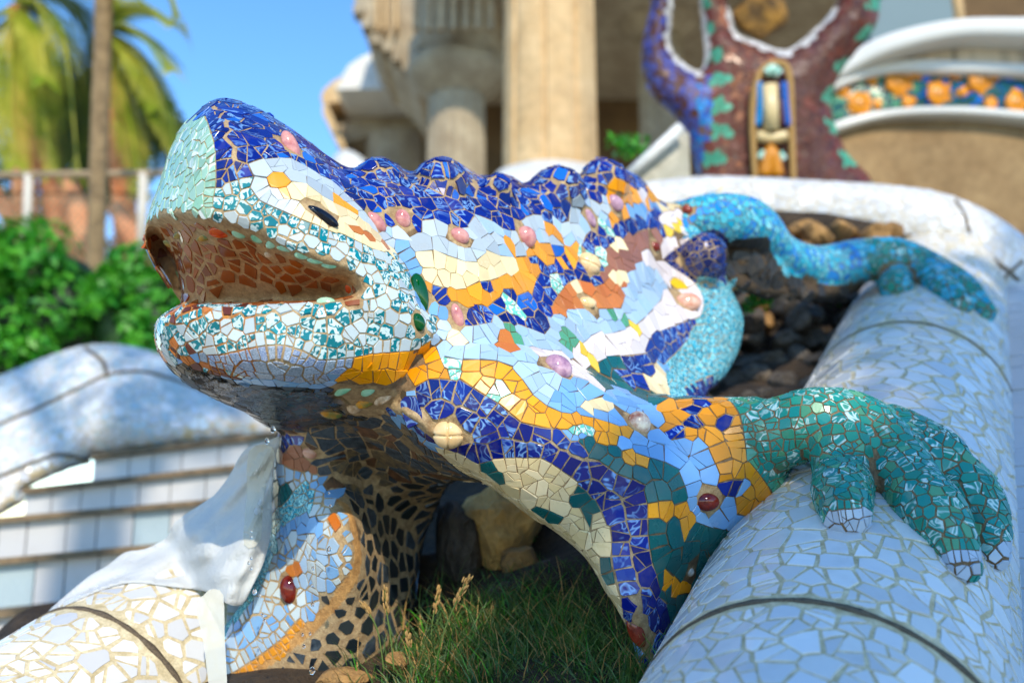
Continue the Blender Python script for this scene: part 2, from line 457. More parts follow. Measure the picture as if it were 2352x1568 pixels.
M['paving'] = stone_mat('pale_gravel_paving', (176, 156, 124), (206, 188, 156), 3.0, 0.9, 0.4, 0.01)
M['coping'] = plain_mat('white_coping_glaze', (228, 226, 218), 0.3, 0.10, 6)
M['soil'] = stone_mat('bed_soil', (36, 28, 20), (76, 60, 42), 14, 0.95, 0.9, 0.02)
M['sandstone'] = stone_mat('sandstone', (196, 162, 114), (216, 186, 140), 3.0, 0.85, 0.35, 0.01)
M['sandstone_dim'] = stone_mat('weathered_sandstone', (146, 130, 106), (186, 172, 146), 2.5, 0.9, 0.4, 0.01)  # the same sandstone made greyer: shade put into its colour
M['whitewash'] = stone_mat('pale_mosaic_plaster', (206, 206, 200), (232, 230, 222), 5.0, 0.35, 0.3, 0.004)
M['wallbeige'] = stone_mat('rough_beige_render', (142, 114, 78), (166, 138, 98), 4.0, 0.95, 0.5, 0.01)
M['darkwall'] = stone_mat('brown_inner_wall', (92, 72, 46), (120, 94, 62), 1.5, 0.95, 0.3, 0.01)

# ------------------------------------------------------------------ broken-tile mosaic laid on any surface
class Grid:
    def __init__(s, cell): s.c = cell; s.d = {}
    def key(s, p): return (int(math.floor(p[0]/s.c)), int(math.floor(p[1]/s.c)), int(math.floor(p[2]/s.c)))
    def add(s, p, i): s.d.setdefault(s.key(p), []).append((p, i))
    def near(s, p, r):
        k = s.key(p); r2 = r*r; q = int(math.ceil(r/s.c))
        for a in range(k[0]-q, k[0]+q+1):
            for b in range(k[1]-q, k[1]+q+1):
                for c in range(k[2]-q, k[2]+q+1):
                    for (z, i) in s.d.get((a, b, c), ()):
                        if (z[0]-p[0])**2+(z[1]-p[1])**2+(z[2]-p[2])**2 < r2: return True
        return False
class Mosaic:
    """seeds scattered on a surface; each seed's cell becomes one shard with its own edge, bevel and thickness"""
    def __init__(s, surf, classes, classify, seed=1):
        s.S = surf; s.C = classes; s.cl = classify; s.p = []; s.n = []; s.k = []; s.sz = []; s.rs = np.random.RandomState(seed); s.r = random.Random(seed)
        s.grid = Grid(0.06); s.res = Grid(0.03)
    soft = False
    def size_at(s, k, D): return s.C[k][0]/FPX*D
    def push(s, p, n, k, sz):
        (s.grid if s.C[k][2] or not s.soft else s.res).add((p[0], p[1], p[2]), len(s.p)); s.p.append(Vector(p)); s.n.append(Vector(n)); s.k.append(k); s.sz.append(sz)
    def along(s, line, closed=True):
        """pairs of seeds either side of a colour border so that shard edges follow it"""
        L = spline(line, 5, closed)
        L = list(L) + ([L[0]] if closed else [])
        acc = 0.0; nxt = 6.0
        for a, b in zip(L[:-1], L[1:]):
            d = np.hypot(*(b-a))
            while acc + d >= nxt and d > 1e-6:
                t = (nxt-acc)/d; q = a+(b-a)*t
                h = s.S.cast(q[0], q[1]); step = 12.0
                if h is not None:
                    tx, ty = (b-a)/d
                    h2 = s.S.cast(q[0]+tx*3, q[1]+ty*3); D = proj(h[0])[2]
                    if h2 is not None and (h2[0]-h[0]).length < 0.03:
                        tv = (h2[0]-h[0]).normalized(); sv = h[1].cross(tv).normalized()
                        k0 = s.cl(*proj(h[0]+sv*0.004), h[0]); k1 = s.cl(*proj(h[0]-sv*0.004), h[0])
                        if k0 != k1 and not ({k0, k1} & {'none', 'black', 'glaze'}):
                            m = min(s.C[k0][0], s.C[k1][0]); step = max(12.0, min(0.62*m, 34.0))*s.r.uniform(0.8, 1.2)
                            for f in (min(0.36*m, 17.0), 10.0, 6.5):
                                dl = f/FPX*D
                                pa, na = s.S.near(h[0]+sv*dl); pb, nb = s.S.near(h[0]-sv*dl)
                                if s.cl(*proj(pa), pa) == k0 and s.cl(*proj(pb), pb) == k1:
                                    if not s.grid.near(pa, dl*1.1) and not s.grid.near(pb, dl*1.1) and not s.res.near(pa, .007) and not s.res.near(pb, .007):
                                        s.push(pa, na, k0, s.size_at(k0, D)); s.push(pb, nb, k1, s.size_at(k1, D))
                                    break
                nxt += step
            acc += d
    def rows(s, box, cls, ang, w, h, jit=0.16):
        """rows of roughly square pieces"""
        x0, y0, x1, y1 = box; ca, sa = math.cos(ang), math.sin(ang); cx, cy = (x0+x1)/2, (y0+y1)/2
        R = math.hypot(x1-x0, y1-y0)/2; j = 0; b = -R
        while b < R:
            a = -R + (j % 2)*w*0.5
            while a < R:
                u = cx+(a+s.r.uniform(-jit, jit)*w)*ca-(b+s.r.uniform(-jit, jit)*h)*sa; v = cy+(a)*sa+(b+s.r.uniform(-jit, jit)*h)*ca
                if x0 < u < x1 and y0 < v < y1:
                    q = s.S.cast(u, v)
                    if q is not None:
                        D = proj(q[0])[2]; k = s.cl(u, v, D, q[0])
                        if k in cls and not s.grid.near(q[0], 0.62*min(w, h)/FPX*D) and not s.res.near(q[0], 0.008): s.push(q[0], q[1], k, max(w, h)/FPX*D)
                a += w*s.r.uniform(0.8, 1.2)
            b += h; j += 1
    def fill(s, n, keep=None):
        P_, N_ = s.S.sample(n, s.rs)
        for p, q in zip(P_, N_):
            if keep is not None and not keep(p, q): continue
            u, v, D = proj(p); k = s.cl(u, v, D, p)
            sz = s.size_at(k, D)
            if s.grid.near(p, sz*s.r.uniform(0.62, 0.95)) or s.res.near(p, 0.08*sz+0.003): continue
            s.push(p, q, k, sz)
    def build(s, parent, name='tile', n_parts=300, thick=0.0028, sink=0.004, region=None, follow=0.8, tilt=0.03):
        kd = kdtree.KDTree(len(s.p))
        for i, p in enumerate(s.p): kd.insert(p, i)
        kd.balance(); out = []
        for i, p in enumerate(s.p):
            k = s.k[i]; cdef = s.C[k]
            mats = cdef[2]
            if not mats: continue
            n = s.n[i]; sz = s.sz[i]
            tx = n.orthogonal().normalized(); ty = n.cross(tx)
            g = cdef[1]/FPX*proj(p)[2]*0.5
            R = sz*1.1
            poly = [(R*math.cos(a*PI/4), R*math.sin(a*PI/4)) for a in range(8)]
            for (q, j, d) in kd.find_n(p, 26):
                if j == i or d > 2.4*sz or d < 1e-6: continue
                if s.n[j].dot(n) < -0.1: continue
                w = q-p; x = w.dot(tx); y = w.dot(ty); L = math.hypot(x, y)
                if L < 1e-6: continue
                L2 = max(L, d*0.75); nx, ny = x/L, y/L
                lim = L2/2 - g*s.r.uniform(0.75, 1.3)
                a = s.r.uniform(-0.07, 0.07); ca, sa = math.cos(a), math.sin(a); nx, ny = nx*ca-ny*sa, nx*sa+ny*ca
                new = []; m = len(poly)
                for e in range(m):
                    A = poly[e]; B = poly[(e+1) % m]; da = A[0]*nx+A[1]*ny-lim; db = B[0]*nx+B[1]*ny-lim
                    if da <= 0: new.append(A)
                    if (da < 0) != (db < 0) and abs(da-db) > 1e-12:
                        t = da/(da-db); new.append((A[0]+(B[0]-A[0])*t, A[1]+(B[1]-A[1])*t))
                poly = new
                if len(poly) < 3: break
            if len(poly) < 3: continue
            # merge points that nearly coincide
            pp = []
            for q in poly:
                if not pp or math.hypot(q[0]-pp[-1][0], q[1]-pp[-1][1]) > sz*0.06: pp.append(q)
            if len(pp) > 2 and math.hypot(pp[0][0]-pp[-1][0], pp[0][1]-pp[-1][1]) < sz*0.06: pp.pop()
            if len(pp) < 3: continue
            ar = sum(pp[e][0]*pp[(e+1) % len(pp)][1]-pp[(e+1) % len(pp)][0]*pp[e][1] for e in range(len(pp)))/2
            if ar < min(sz*0.2, 0.005)**2: continue
            polys = []
            def cut(q, lvl, gg):
                ar_ = abs(sum(q[e][0]*q[(e+1) % len(q)][1]-q[(e+1) % len(q)][0]*q[e][1] for e in range(len(q))))/2
                if lvl == 0 or ar_ < (sz*0.5)**2 or s.r.random() > (cdef[4] if len(cdef) > 4 else 0.7): polys.append(q); return
                mx = sum(a[0] for a in q)/len(q)+s.r.gauss(0, .07)*sz; my = sum(a[1] for a in q)/len(q)+s.r.gauss(0, .07)*sz
                far = max(q, key=lambda a: (a[0]-mx)**2+(a[1]-my)**2); an = math.atan2(far[1]-my, far[0]-mx)+s.r.gauss(0, .45)
                nx, ny = math.cos(an), math.sin(an)
                for sg in (1, -1):
                    new = []; m = len(q)
                    for e in range(m):
                        A = q[e]; B = q[(e+1) % m]; da = ((A[0]-mx)*nx+(A[1]-my)*ny)*sg+gg*.8; db = ((B[0]-mx)*nx+(B[1]-my)*ny)*sg+gg*.8
                        if da <= 0: new.append(A)
                        if (da < 0) != (db < 0) and abs(da-db) > 1e-12:
                            t = da/(da-db); new.append((A[0]+(B[0]-A[0])*t, A[1]+(B[1]-A[1])*t))
                    if len(new) > 2: cut(new, lvl-1, gg)
            cut(pp, 2, g)
            for pp in polys:
              s.shard(out, p, n, k, sz, cdef, mats, tx, ty, pp, thick, sink, follow, tilt)
        out.sort(key=lambda a: -a[0])
        s.finish(out, parent, name, n_parts)
        return len(out)
    def shard(s, out, p, n, k, sz, cdef, mats, tx, ty, pp, thick, sink, follow, tilt):
            ar = abs(sum(pp[e][0]*pp[(e+1) % len(pp)][1]-pp[(e+1) % len(pp)][0]*pp[e][1] for e in range(len(pp))))/2
            if ar < min(sz*0.14, 0.0035)**2: return
            if cdef[3]:                              # chipped outline on the large pieces
                q2 = []
                for e in range(len(pp)):
                    A = pp[e]; B = pp[(e+1) % len(pp)]; q2.append(A); L = math.hypot(B[0]-A[0], B[1]-A[1])
                    if L > sz*0.45:
                        o = s.r.gauss(0, 0.022)*L; t = s.r.uniform(0.35, 0.65)
                        q2.append((A[0]+(B[0]-A[0])*t-(B[1]-A[1])/L*o, A[1]+(B[1]-A[1])*t+(B[0]-A[0])/L*o))
                pp = q2
            cx = sum(q[0] for q in pp)/len(pp); cy = sum(q[1] for q in pp)/len(pp)
            h = thick*s.r.uniform(0.75, 1.3); t1 = s.r.gauss(0, tilt); t2 = s.r.gauss(0, tilt); fl = follow
            wc = p+tx*cx+ty*cy; hc = s.S.bvh.find_nearest(wc)[0]
            if hc is None or (hc-wc).length > 0.3*sz: return
            m = len(pp)
            # a shard is flat: the plane that fits the surface under its outline best
            A = np.ones((m+1, 3)); d = np.zeros(m+1); A[m] = (0, 0, 1); d[m] = (hc-wc).dot(n)
            for e, q in enumerate(pp):
                w = p+tx*q[0]+ty*q[1]; A[e, 0] = q[0]-cx; A[e, 1] = q[1]-cy; d[e] = (s.S.bvh.find_nearest(w)[0]-w).dot(n)
            sl = np.linalg.lstsq(A, d, rcond=None)[0]
            if abs(sl[0]) > 0.8 or abs(sl[1]) > 0.8 or np.abs(d-A @ sl).max() > 0.16*sz+0.001: return
            s1, s2, s0 = sl[0]+t1, sl[1]+t2, sl[2]; res = d-A @ sl
            sag = max(0.0, res[m])*(1+fl*0.3); s0 += sag*0.95; sink = sink+sag*1.2
            nn = (n - tx*sl[0] - ty*sl[1]).normalized()
            def sc(q, e):
                L = math.hypot(q[0]-cx, q[1]-cy); f = (L-e)/L if L > e else 0.5
                return cx+(q[0]-cx)*f, cy+(q[1]-cy)*f
            hn = s.S.near(hc)[1]
            if hn.dot(nn) < 0.6: return
            for e, q in enumerate(pp):
                w = p+tx*q[0]+ty*q[1]+n*(s0+s1*(q[0]-cx)+s2*(q[1]-cy))
                if (s.S.bvh.find_nearest(w)[0]-w).length > 0.13*sz+0.0025+sag: return
            bev = min(0.0006, sz*0.025); V = []; Fc = []
            def pl(q, e): return p+tx*q[0]+ty*q[1]+n*(s0+s1*(q[0]-cx)+s2*(q[1]-cy)+fl*res[e])
            top = [pl(sc(q, bev), e)+nn*h for e, q in enumerate(pp)]; rim = [pl(q, e)+nn*(h-bev*0.7) for e, q in enumerate(pp)]
            V = top+rim+[r_-nn*(h+sink) for r_ in rim]
            Fc.append(tuple(range(m)))
            for e in range(m):
                f = (e+1) % m
                Fc.append((e, m+e, m+f, f)); Fc.append((m+e, 2*m+e, 2*m+f, m+f))
            u, v, D = proj(hc); fac = n.dot((CAMLOC-p).normalized())
            vis = 0.0
            if -20 < u < 2372 and -20 < v < 1588 and fac > 0.02:
                hh = s.S.bvh.ray_cast(CAMLOC, (hc-CAMLOC).normalized())
                if hh[0] is not None and (hh[0]-hc).length < 0.03: vis = ar/(D*D)*fac
            mat = mats[0] if len(mats) == 1 else s.r.choice(mats)
            out.append((vis, V, Fc, mat, (s.r.random(), s.r.random(), s.r.random()), m))
    def finish(s, out, parent, name, n_parts):
        def make(items, nm, kind=None):
            mats = []; V = []; Fc = []; mi = []; cols = []; sm = []
            for (_, v, f, mt, rc, m) in items:
                if mt not in mats: mats.append(mt)
                b = len(V); V += v; Fc += [tuple(i+b for i in q) for q in f]; mi += [mats.index(mt)]*len(f); cols += [rc+(1.0,)]*len(v)
                sm += [False]*len(f)
            if len(items) == 1: c = items[0][1][0]
            else:
                arr = np.array([tuple(x) for x in V]); c = Vector(((arr.min(0)+arr.max(0))/2).tolist())
            arr = np.array([tuple(x) for x in V])-np.array(tuple(c))
            me = bpy.data.meshes.new(nm); me.from_pydata(arr.tolist(), [], Fc)
            for mt in mats: me.materials.append(M[mt])
            me.polygons.foreach_set('material_index', mi); me.polygons.foreach_set('use_smooth', sm)
            at = me.attributes.new('rnd', 'FLOAT_COLOR', 'POINT'); at.data.foreach_set('color', np.array(cols, dtype=np.float32).ravel())
            me.update()
            # hard edge between glaze and bevel
            o = link(nm, me, parent, c)
            if kind: o['kind'] = kind
            return o
        for it in out[:n_parts]: make([it], name)
        if len(out) > n_parts: make(out[n_parts:], name, 'stuff')
# ------------------------------------------------------------------ the ramp direction shared by rails, bed and stairs
def camvec(x, up, f): return Vector((x, f*CT - up*ST, f*ST + up*CT))
RD = camvec(0.485, 0.294, 1.0)                       # per metre of depth
RDN = RD.normalized()
def axis_pt(p0, D0, D): return CAMLOC + camvec(*p0) + RD*(D-D0)
RR = 0.318
RP0 = (1.285, -0.235, 3.24)
def rail_axis(D): return axis_pt(RP0, 3.24, D)
RA = rail_axis(2.0)
def rail_hit(u, v):
    """depth at which the view ray meets the near rail's round top"""
    d = ray(u, v); o = CAMLOC - RA
    a = d - RDN*d.dot(RDN); b = o - RDN*o.dot(RDN)
    A = a.dot(a); B = 2*a.dot(b); Cc = b.dot(b)-RR*RR; q = B*B-4*A*Cc
    if q < 0: return None
    t = (-B-math.sqrt(q))/(2*A)
    return proj(CAMLOC+d*t)[2]
def cyl_mesh(axis_fn, D0, D1, R, nl=60, seg=64, name='tmp'):
    V = []; Fc = []
    x = RDN.cross(Vector((0, 0, 1))).normalized(); y = x.cross(RDN).normalized()
    for i in range(nl+1):
        c = axis_fn(D0+(D1-D0)*i/nl)
        for k in range(seg):
            a = 2*PI*k/seg; V.append(c+(x*math.cos(a)+y*math.sin(a))*R)
    for i in range(nl):
        for k in range(seg):
            a = i*seg+k; b = i*seg+(k+1) % seg; Fc.append((a, a+seg, b+seg, b))
    me = bpy.data.meshes.new(name); me.from_pydata([tuple(v) for v in V], [], Fc); me.update()
    f0 = me.polygons[0]
    if f0.normal.dot(Vector(f0.center)-axis_fn(D0)) < 0: me.flip_normals()
    return me, x, y

# ------------------------------------------------------------------ ground, fountain bed
gv = [(x, y, 0.0) for x in (-900, -30, 30, 900) for y in (-300, -30, 60, 1500)]
gf = [(i*4+j, (i+1)*4+j, (i+1)*4+j+1, i*4+j+1) for i in range(3) for j in range(3)]
setp(mesh('ground', gv, gf, M['paving'], smooth=False), kind='structure')
BED0 = P(1150, 1640, 1.9)
BX = RDN.cross(Vector((0, 0, 1))).normalized(); BN = BX.cross(RDN).normalized()
if BN.z < 0: BN = -BN
nz = np.random.RandomState(3)
def bed_pt(a, b):
    """a across the ramp, b along it"""
    bump = 0.035*math.sin(a*7.1+b*3.3)+0.025*math.sin(a*13+2)*math.cos(b*9)+0.02*math.sin(b*17+a*5)
    return BED0 + BX*a + RDN*b + BN*bump
na, nb = 60, 110
AMAX = (RA-BED0).dot(BX)+0.12
bv = [bed_pt(-1.6+(AMAX+1.6)*i/na, -1.2+5.4*j/nb) for i in range(na+1) for j in range(nb+1)]
bf = [(i*(nb+1)+j, i*(nb+1)+j+1, (i+1)*(nb+1)+j+1, (i+1)*(nb+1)+j) for i in range(na) for j in range(nb)]
setp(mesh('terrain', bv, bf, M['soil']), kind='structure')

# ------------------------------------------------------------------ the mosaic lizard: body surface
LIP = [(336, 515), (353, 502), (382, 495), (416, 492), (455, 497), (488, 500), (528, 508), (554, 512), (593, 523), (637, 549), (671, 568), (723, 591), (765, 607), (800, 615), (830, 640), (838, 675)]
FAR = [(332, 544), (339, 578), (354, 609), (384, 652), (410, 685), (421, 708), (450, 738), (838, 740)]
HEADTOP = [(336, 515), (345, 484), (362, 437), (379, 385), (392, 346), (408, 312), (421, 289), (434, 277), (455, 258), (478, 239), (499, 230), (520, 228), (545, 233), (570, 243), (600, 255), (640, 280), (680, 305), (720, 335), (760, 365), (800, 388)]
A_OUT = [(332, 544), (339, 578), (354, 609), (384, 652), (410, 685), (421, 708), (450, 740), (620, 742), (800, 745), (840, 800), (900, 812), (945, 808), (985, 790), (1004, 758), (1000, 730), (978, 700), (955, 660), (943, 625), (926, 598), (903, 572), (880, 535), (865, 490), (850, 430), (825, 395)] + HEADTOP[::-1]
A_DEP = Depth([(340, 500, 1.92), (420, 300, 1.90), (490, 290, 1.83), (490, 480, 1.80), (420, 480, 1.84), (600, 300, 1.86), (600, 450, 1.80), (720, 500, 1.80), (740, 390, 1.88), (850, 560, 1.88), (830, 430, 1.98), (900, 700, 1.86), (980, 760, 1.91), (860, 780, 1.85), (760, 590, 1.80), (640, 520, 1.79), (345, 560, 1.92), (560, 250, 1.90), (380, 400, 1.90)])
A_T = 0.36
CHEEK = [(840, 800), (900, 812), (945, 808), (985, 790), (1004, 758), (1000, 730), (978, 700), (955, 660), (943, 625), (926, 598), (903, 572), (880, 535), (865, 490)]
def head_side(X, Y):
    d1 = dist_poly(HEADTOP, X, Y, False)[0]; d2 = dist_poly(CHEEK, X, Y, False)[0]
    q1 = np.clip(d1/125, 0, 1); r1 = 0.17*(1-np.sqrt(np.clip(1-(1-q1)**2, 0, 1)))
    q2 = np.clip(d2/60, 0, 1); r2 = 0.075*(1-np.sqrt(np.clip(1-(1-q2)**2, 0, 1)))
    return A_DEP(X, Y)+np.maximum(r1, r2)
def head_front(X, Y, base, rd):
    f = head_side(X, Y)
    pal = pip_np(np.array(LIP+FAR[::-1]), X, Y)
    d1, lx, ly = dist_poly(LIP, X, Y, False); d2 = dist_poly(FAR, X, Y, False)[0]
    t = np.clip(d1/(d1+d2+1e-6), 0, 1)
    lipf = head_side(lx, ly)
    W = 0.25*np.clip(1.0-0.45*np.clip((X-560)/280, 0, 1), 0, 1)*np.clip((X-322)/70, 0.12, 1)
    dome = 0.02*np.sin(PI*t)
    fp = lipf + W*t**0.9 + dome*np.clip((X-340)/80, 0, 1)
    return np.where(pal, fp, f)
head = inflate(A_OUT, A_DEP, 60, 0.09, A_T, step=8, smooth_n=3, front_fn=head_front)
B_OUT = [(421, 702), (462, 700), (504, 698), (554, 698), (645, 694), (712, 693), (775, 688), (838, 672), (900, 700), (960, 730), (1002, 758), (995, 790), (960, 815), (930, 860), (935, 910), (900, 945), (850, 970), (800, 985), (700, 992), (645, 985), (613, 977), (567, 946), (528, 930), (489, 912), (436, 883), (405, 857), (377, 826), (362, 800), (357, 769), (361, 740), (384, 719), (402, 709)]
B_DEP = [(370, 770, 1.87), (420, 760, 1.82), (520, 760, 1.79), (700, 760, 1.79), (860, 750, 1.845), (980, 760, 1.91), (430, 815, 1.84), (520, 845, 1.81), (650, 870, 1.81), (760, 870, 1.85), (850, 890, 1.91), (470, 890, 1.93), (520, 910, 1.95), (600, 945, 2.02), (700, 965, 2.10), (800, 965, 2.08), (880, 945, 1.99), (930, 905, 1.95)]
jaw = inflate(B_OUT, B_DEP, 34, 0.05, 0.30, step=8)
C_OUT = [(760, 420), (790, 392), (815, 389), (840, 372), (870, 362), (905, 375), (938, 399), (952, 396), (980, 372), (1015, 362), (1050, 375), (1090, 398), (1112, 409), (1140, 400), (1170, 405), (1205, 424), (1230, 405), (1262, 386), (1285, 383), (1310, 393), (1333, 409), (1345, 388), (1365, 370), (1381, 364), (1414, 385), (1453, 400), (1484, 424), (1515, 463), (1549, 465), (1606, 450), (1645, 446), (1660, 480), (1660, 540), (1673, 597), (1666, 640), (1689, 687), (1704, 723), (1705, 759), (1693, 809), (1668, 856), (1646, 877), (1617, 906), (1600, 960), (1400, 1000), (1200, 960), (1000, 900), (900, 900), (850, 800), (800, 600)]
C_DEP = [(800, 420, 2.02), (850, 450, 2.0), (900, 560, 1.97), (980, 700, 1.97), (1020, 800, 1.95), (1000, 450, 2.1), (1000, 400, 2.16), (1150, 450, 2.25), (1280, 430, 2.42), (1380, 400, 2.6), (1480, 440, 2.75), (1100, 560, 2.08), (1250, 560, 2.3), (1350, 520, 2.5), (1100, 700, 2.03), (1250, 700, 2.2), (1350, 650, 2.38), (1450, 600, 2.58), (1520, 520, 2.8), (1550, 650, 2.78), (1590, 480, 3.0), (1640, 580, 2.95), (1450, 750, 2.42), (1400, 850, 2.25), (1600, 720, 2.72), (1660, 750, 2.82), (1580, 850, 2.62), (1300, 850, 2.08), (1150, 800, 1.98), (1500, 880, 2.35), (1200, 900, 1.95), (900, 850, 1.97), (1400, 960, 2.1), (1600, 940, 2.4)]
torso = inflate(C_OUT, C_DEP, 80, 0.14, 0.5, step=10)
D_OUT = [(860, 930), (880, 870), (950, 800), (1050, 770), (1200, 790), (1340, 850), (1442, 897), (1541, 908), (1659, 914), (1765, 920), (1815, 1000), (1815, 1110), (1790, 1150), (1760, 1190), (1710, 1240), (1665, 1320), (1625, 1400), (1590, 1480), (1550, 1540), (1478, 1545), (1457, 1467), (1438, 1432), (1416, 1391), (1389, 1352), (1370, 1314), (1343, 1276), (1307, 1243), (1260, 1207), (1225, 1188), (1167, 1145), (1136, 1122), (1087, 1089), (1003, 1040), (940, 985), (885, 958)]
D_DEP = [(900, 930, 1.96), (1000, 950, 1.91), (1100, 850, 1.92), (1200, 950, 1.89), (1300, 1050, 1.89), (1350, 900, 2.0), (1450, 1000, 1.95), (1500, 930, 2.1), (1600, 950, 2.06), (1750, 960, 2.08), (1600, 1100, 1.97), (1700, 1100, 2.0), (1450, 1200, 1.9), (1550, 1250, 1.93), (1480, 1400, 1.88), (1478, 1520, 1.88), (1200, 1120, 1.93), (1350, 1250, 1.92), (1560, 1360, 2.0), (1650, 1220, 2.03), (1740, 1160, 2.05), (1540, 1430, 1.97), (1000, 1040, 1.95), (1640, 1350, 2.1)]
slab = inflate(D_OUT, D_DEP, 48, 0.07, 0.22, step=8)
G_OUT = [(645, 985), (690, 950), (800, 925), (930, 930), (1010, 1000), (1080, 1075), (1110, 1105), (1060, 1100), (1030, 1108), (1000, 1170), (972, 1240), (960, 1320), (945, 1430), (905, 1520), (850, 1580), (681, 1640), (470, 1660), (505, 1468), (552, 1393), (591, 1325), (618, 1228), (629, 1055), (640, 1008)]
G_DEP = [(650, 1020, 2.25), (640, 1200, 2.3), (700, 1150, 2.22), (755, 1150, 2.19), (800, 1190, 2.16), (818, 1280, 2.15), (825, 1350, 2.17), (700, 1350, 2.21), (620, 1400, 2.24), (600, 1500, 2.24), (750, 1450, 2.19), (835, 1450, 2.2), (900, 1200, 2.42), (950, 1250, 2.52), (900, 1400, 2.36), (1000, 1130, 2.38), (700, 985, 2.17), (800, 990, 2.15), (900, 990, 2.07), (970, 1020, 2.0), (1060, 1080, 2.0), (850, 1090, 2.34), (950, 1090, 2.24), (560, 1580, 2.25), (780, 1080, 2.25)]
foreleg = inflate(G_OUT, G_DEP, 36, 0.06, 0.32, step=9)
parts = [head, jaw, torso, slab, foreleg]
# crest lumps, hip and belly folds
for (u, v, D, r) in [(870, 425, 2.13, 56), (1015, 430, 2.2, 64), (1140, 445, 2.3, 42), (1285, 446, 2.5, 60), (1385, 428, 2.68, 60)]:
    c = P(u, v, D); r_ = r/FPX*D; parts.append(ellipsoid(c, (r_, r_*1.25, r_), 20, 12))
c = P(1608, 594, 2.88); parts.append(ellipsoid(c, (62/FPX*2.88, 0.11, 58/FPX*2.88), 20, 12))
# far hind leg and foot resting on the rail
def onrail(u, v, r, lift=0.6, D=2.1):
    h = rail_hit(u, v)
    h = h if h else D
    return (u, v, h - r/FPX*h*lift, r)
parts.append(ptube([(1600, 500, 3.02, 48), (1680, 505, 3.12, 60), (1730, 525, 3.25, 60), (1785, 585, 3.42, 52), (1870, 615, 3.62, 50), (1970, 600, 3.75, 50), (2055, 594, 3.8, 48), onrail(2135, 626, 46, .8, 4.0), onrail(2205, 668, 42, .8, 4.0), onrail(2258, 716, 28, .9, 4.0)]))
parts.append(ptube([(2052, 592, 3.78, 44), onrail(2056, 632, 44, .9, 3.8), onrail(2058, 662, 36, .9, 3.8)], 16))
parts.append(ptube([onrail(2110, 620, 40, .8, 3.9), onrail(2165, 660, 36, .9, 3.9), onrail(2205, 700, 26, .9, 3.9)], 16))
parts.append(ptube([(1680, 596, 3.2, 42), (1740, 620, 3.32, 50), (1830, 655, 3.5, 22), (1930, 664, 3.65, 12)], 16))
parts.append(inflate([(1640, 560), (1700, 545), (1765, 538), (1788, 590), (1832, 634), (1900, 654), (1968, 655), (1964, 668), (1891, 685), (1819, 686), (1747, 678), (1666, 650)], [(1660, 600, 3.1), (1750, 560, 3.3), (1740, 650, 3.22), (1850, 665, 3.45), (1950, 662, 3.65)], 30, 0.05, 0.25, step=9))
# near arm and its fingers on the rail
parts.append(ptube([(1600, 985, 2.12, 70), (1700, 1005, 2.10, 82), (1790, 995, 2.09, 82), (1870, 968, 2.06, 78), (1950, 970, 2.08, 74), (2010, 985, 2.14, 62)]))
parts.append(ptube([(1925, 955, 2.07, 66), (1932, 1035, 2.0, 73), (1935, 1085, 1.99, 66), onrail(1936, 1130, 69, .75), onrail(1944, 1182, 56, .8)]))
parts.append(ptube([(1985, 990, 2.06, 76), onrail(2048, 1062, 80, .85), onrail(2098, 1124, 73, .8), onrail(2142, 1178, 77, .8), onrail(2188, 1246, 58, .85), onrail(2213, 1302, 40, .9)]))
parts.append(ptube([(1950, 985, 2.06, 72), onrail(2050, 1035, 72, .7), onrail(2120, 1070, 66, .6), onrail(2170, 1100, 52, .5)]))
parts.append(ptube([(2050, 995, 2.16, 66), onrail(2140, 1055, 78, .75), onrail(2195, 1105, 64, .8), onrail(2238, 1155, 68, .85), onrail(2268, 1225, 52, .9), onrail(2282, 1278, 34, .9)]))
parts.append(ptube([(2060, 990, 2.22, 46), onrail(2120, 1020, 44, .6), onrail(2150, 1032, 38, .6)], 16))
parts.append(ptube([onrail(2130, 1040, 44, .6), onrail(2198, 1088, 54, .7), onrail(2246, 1118, 44, .7)], 16))
body_me = union(parts, 0.0065, 4, 'body')
body_me.materials.append(M['grout']); body_me.shade_smooth()
LZ = P(1400, 1540, 2.2)
liz = thing('lizard_sculpture', 'large lizard sculpture clad in blue, orange and white broken tiles, mouth open', 'sculpture', LZ)
body_o = link('body', body_me, liz, (0, 0, 0))
S = Surf(body_me)

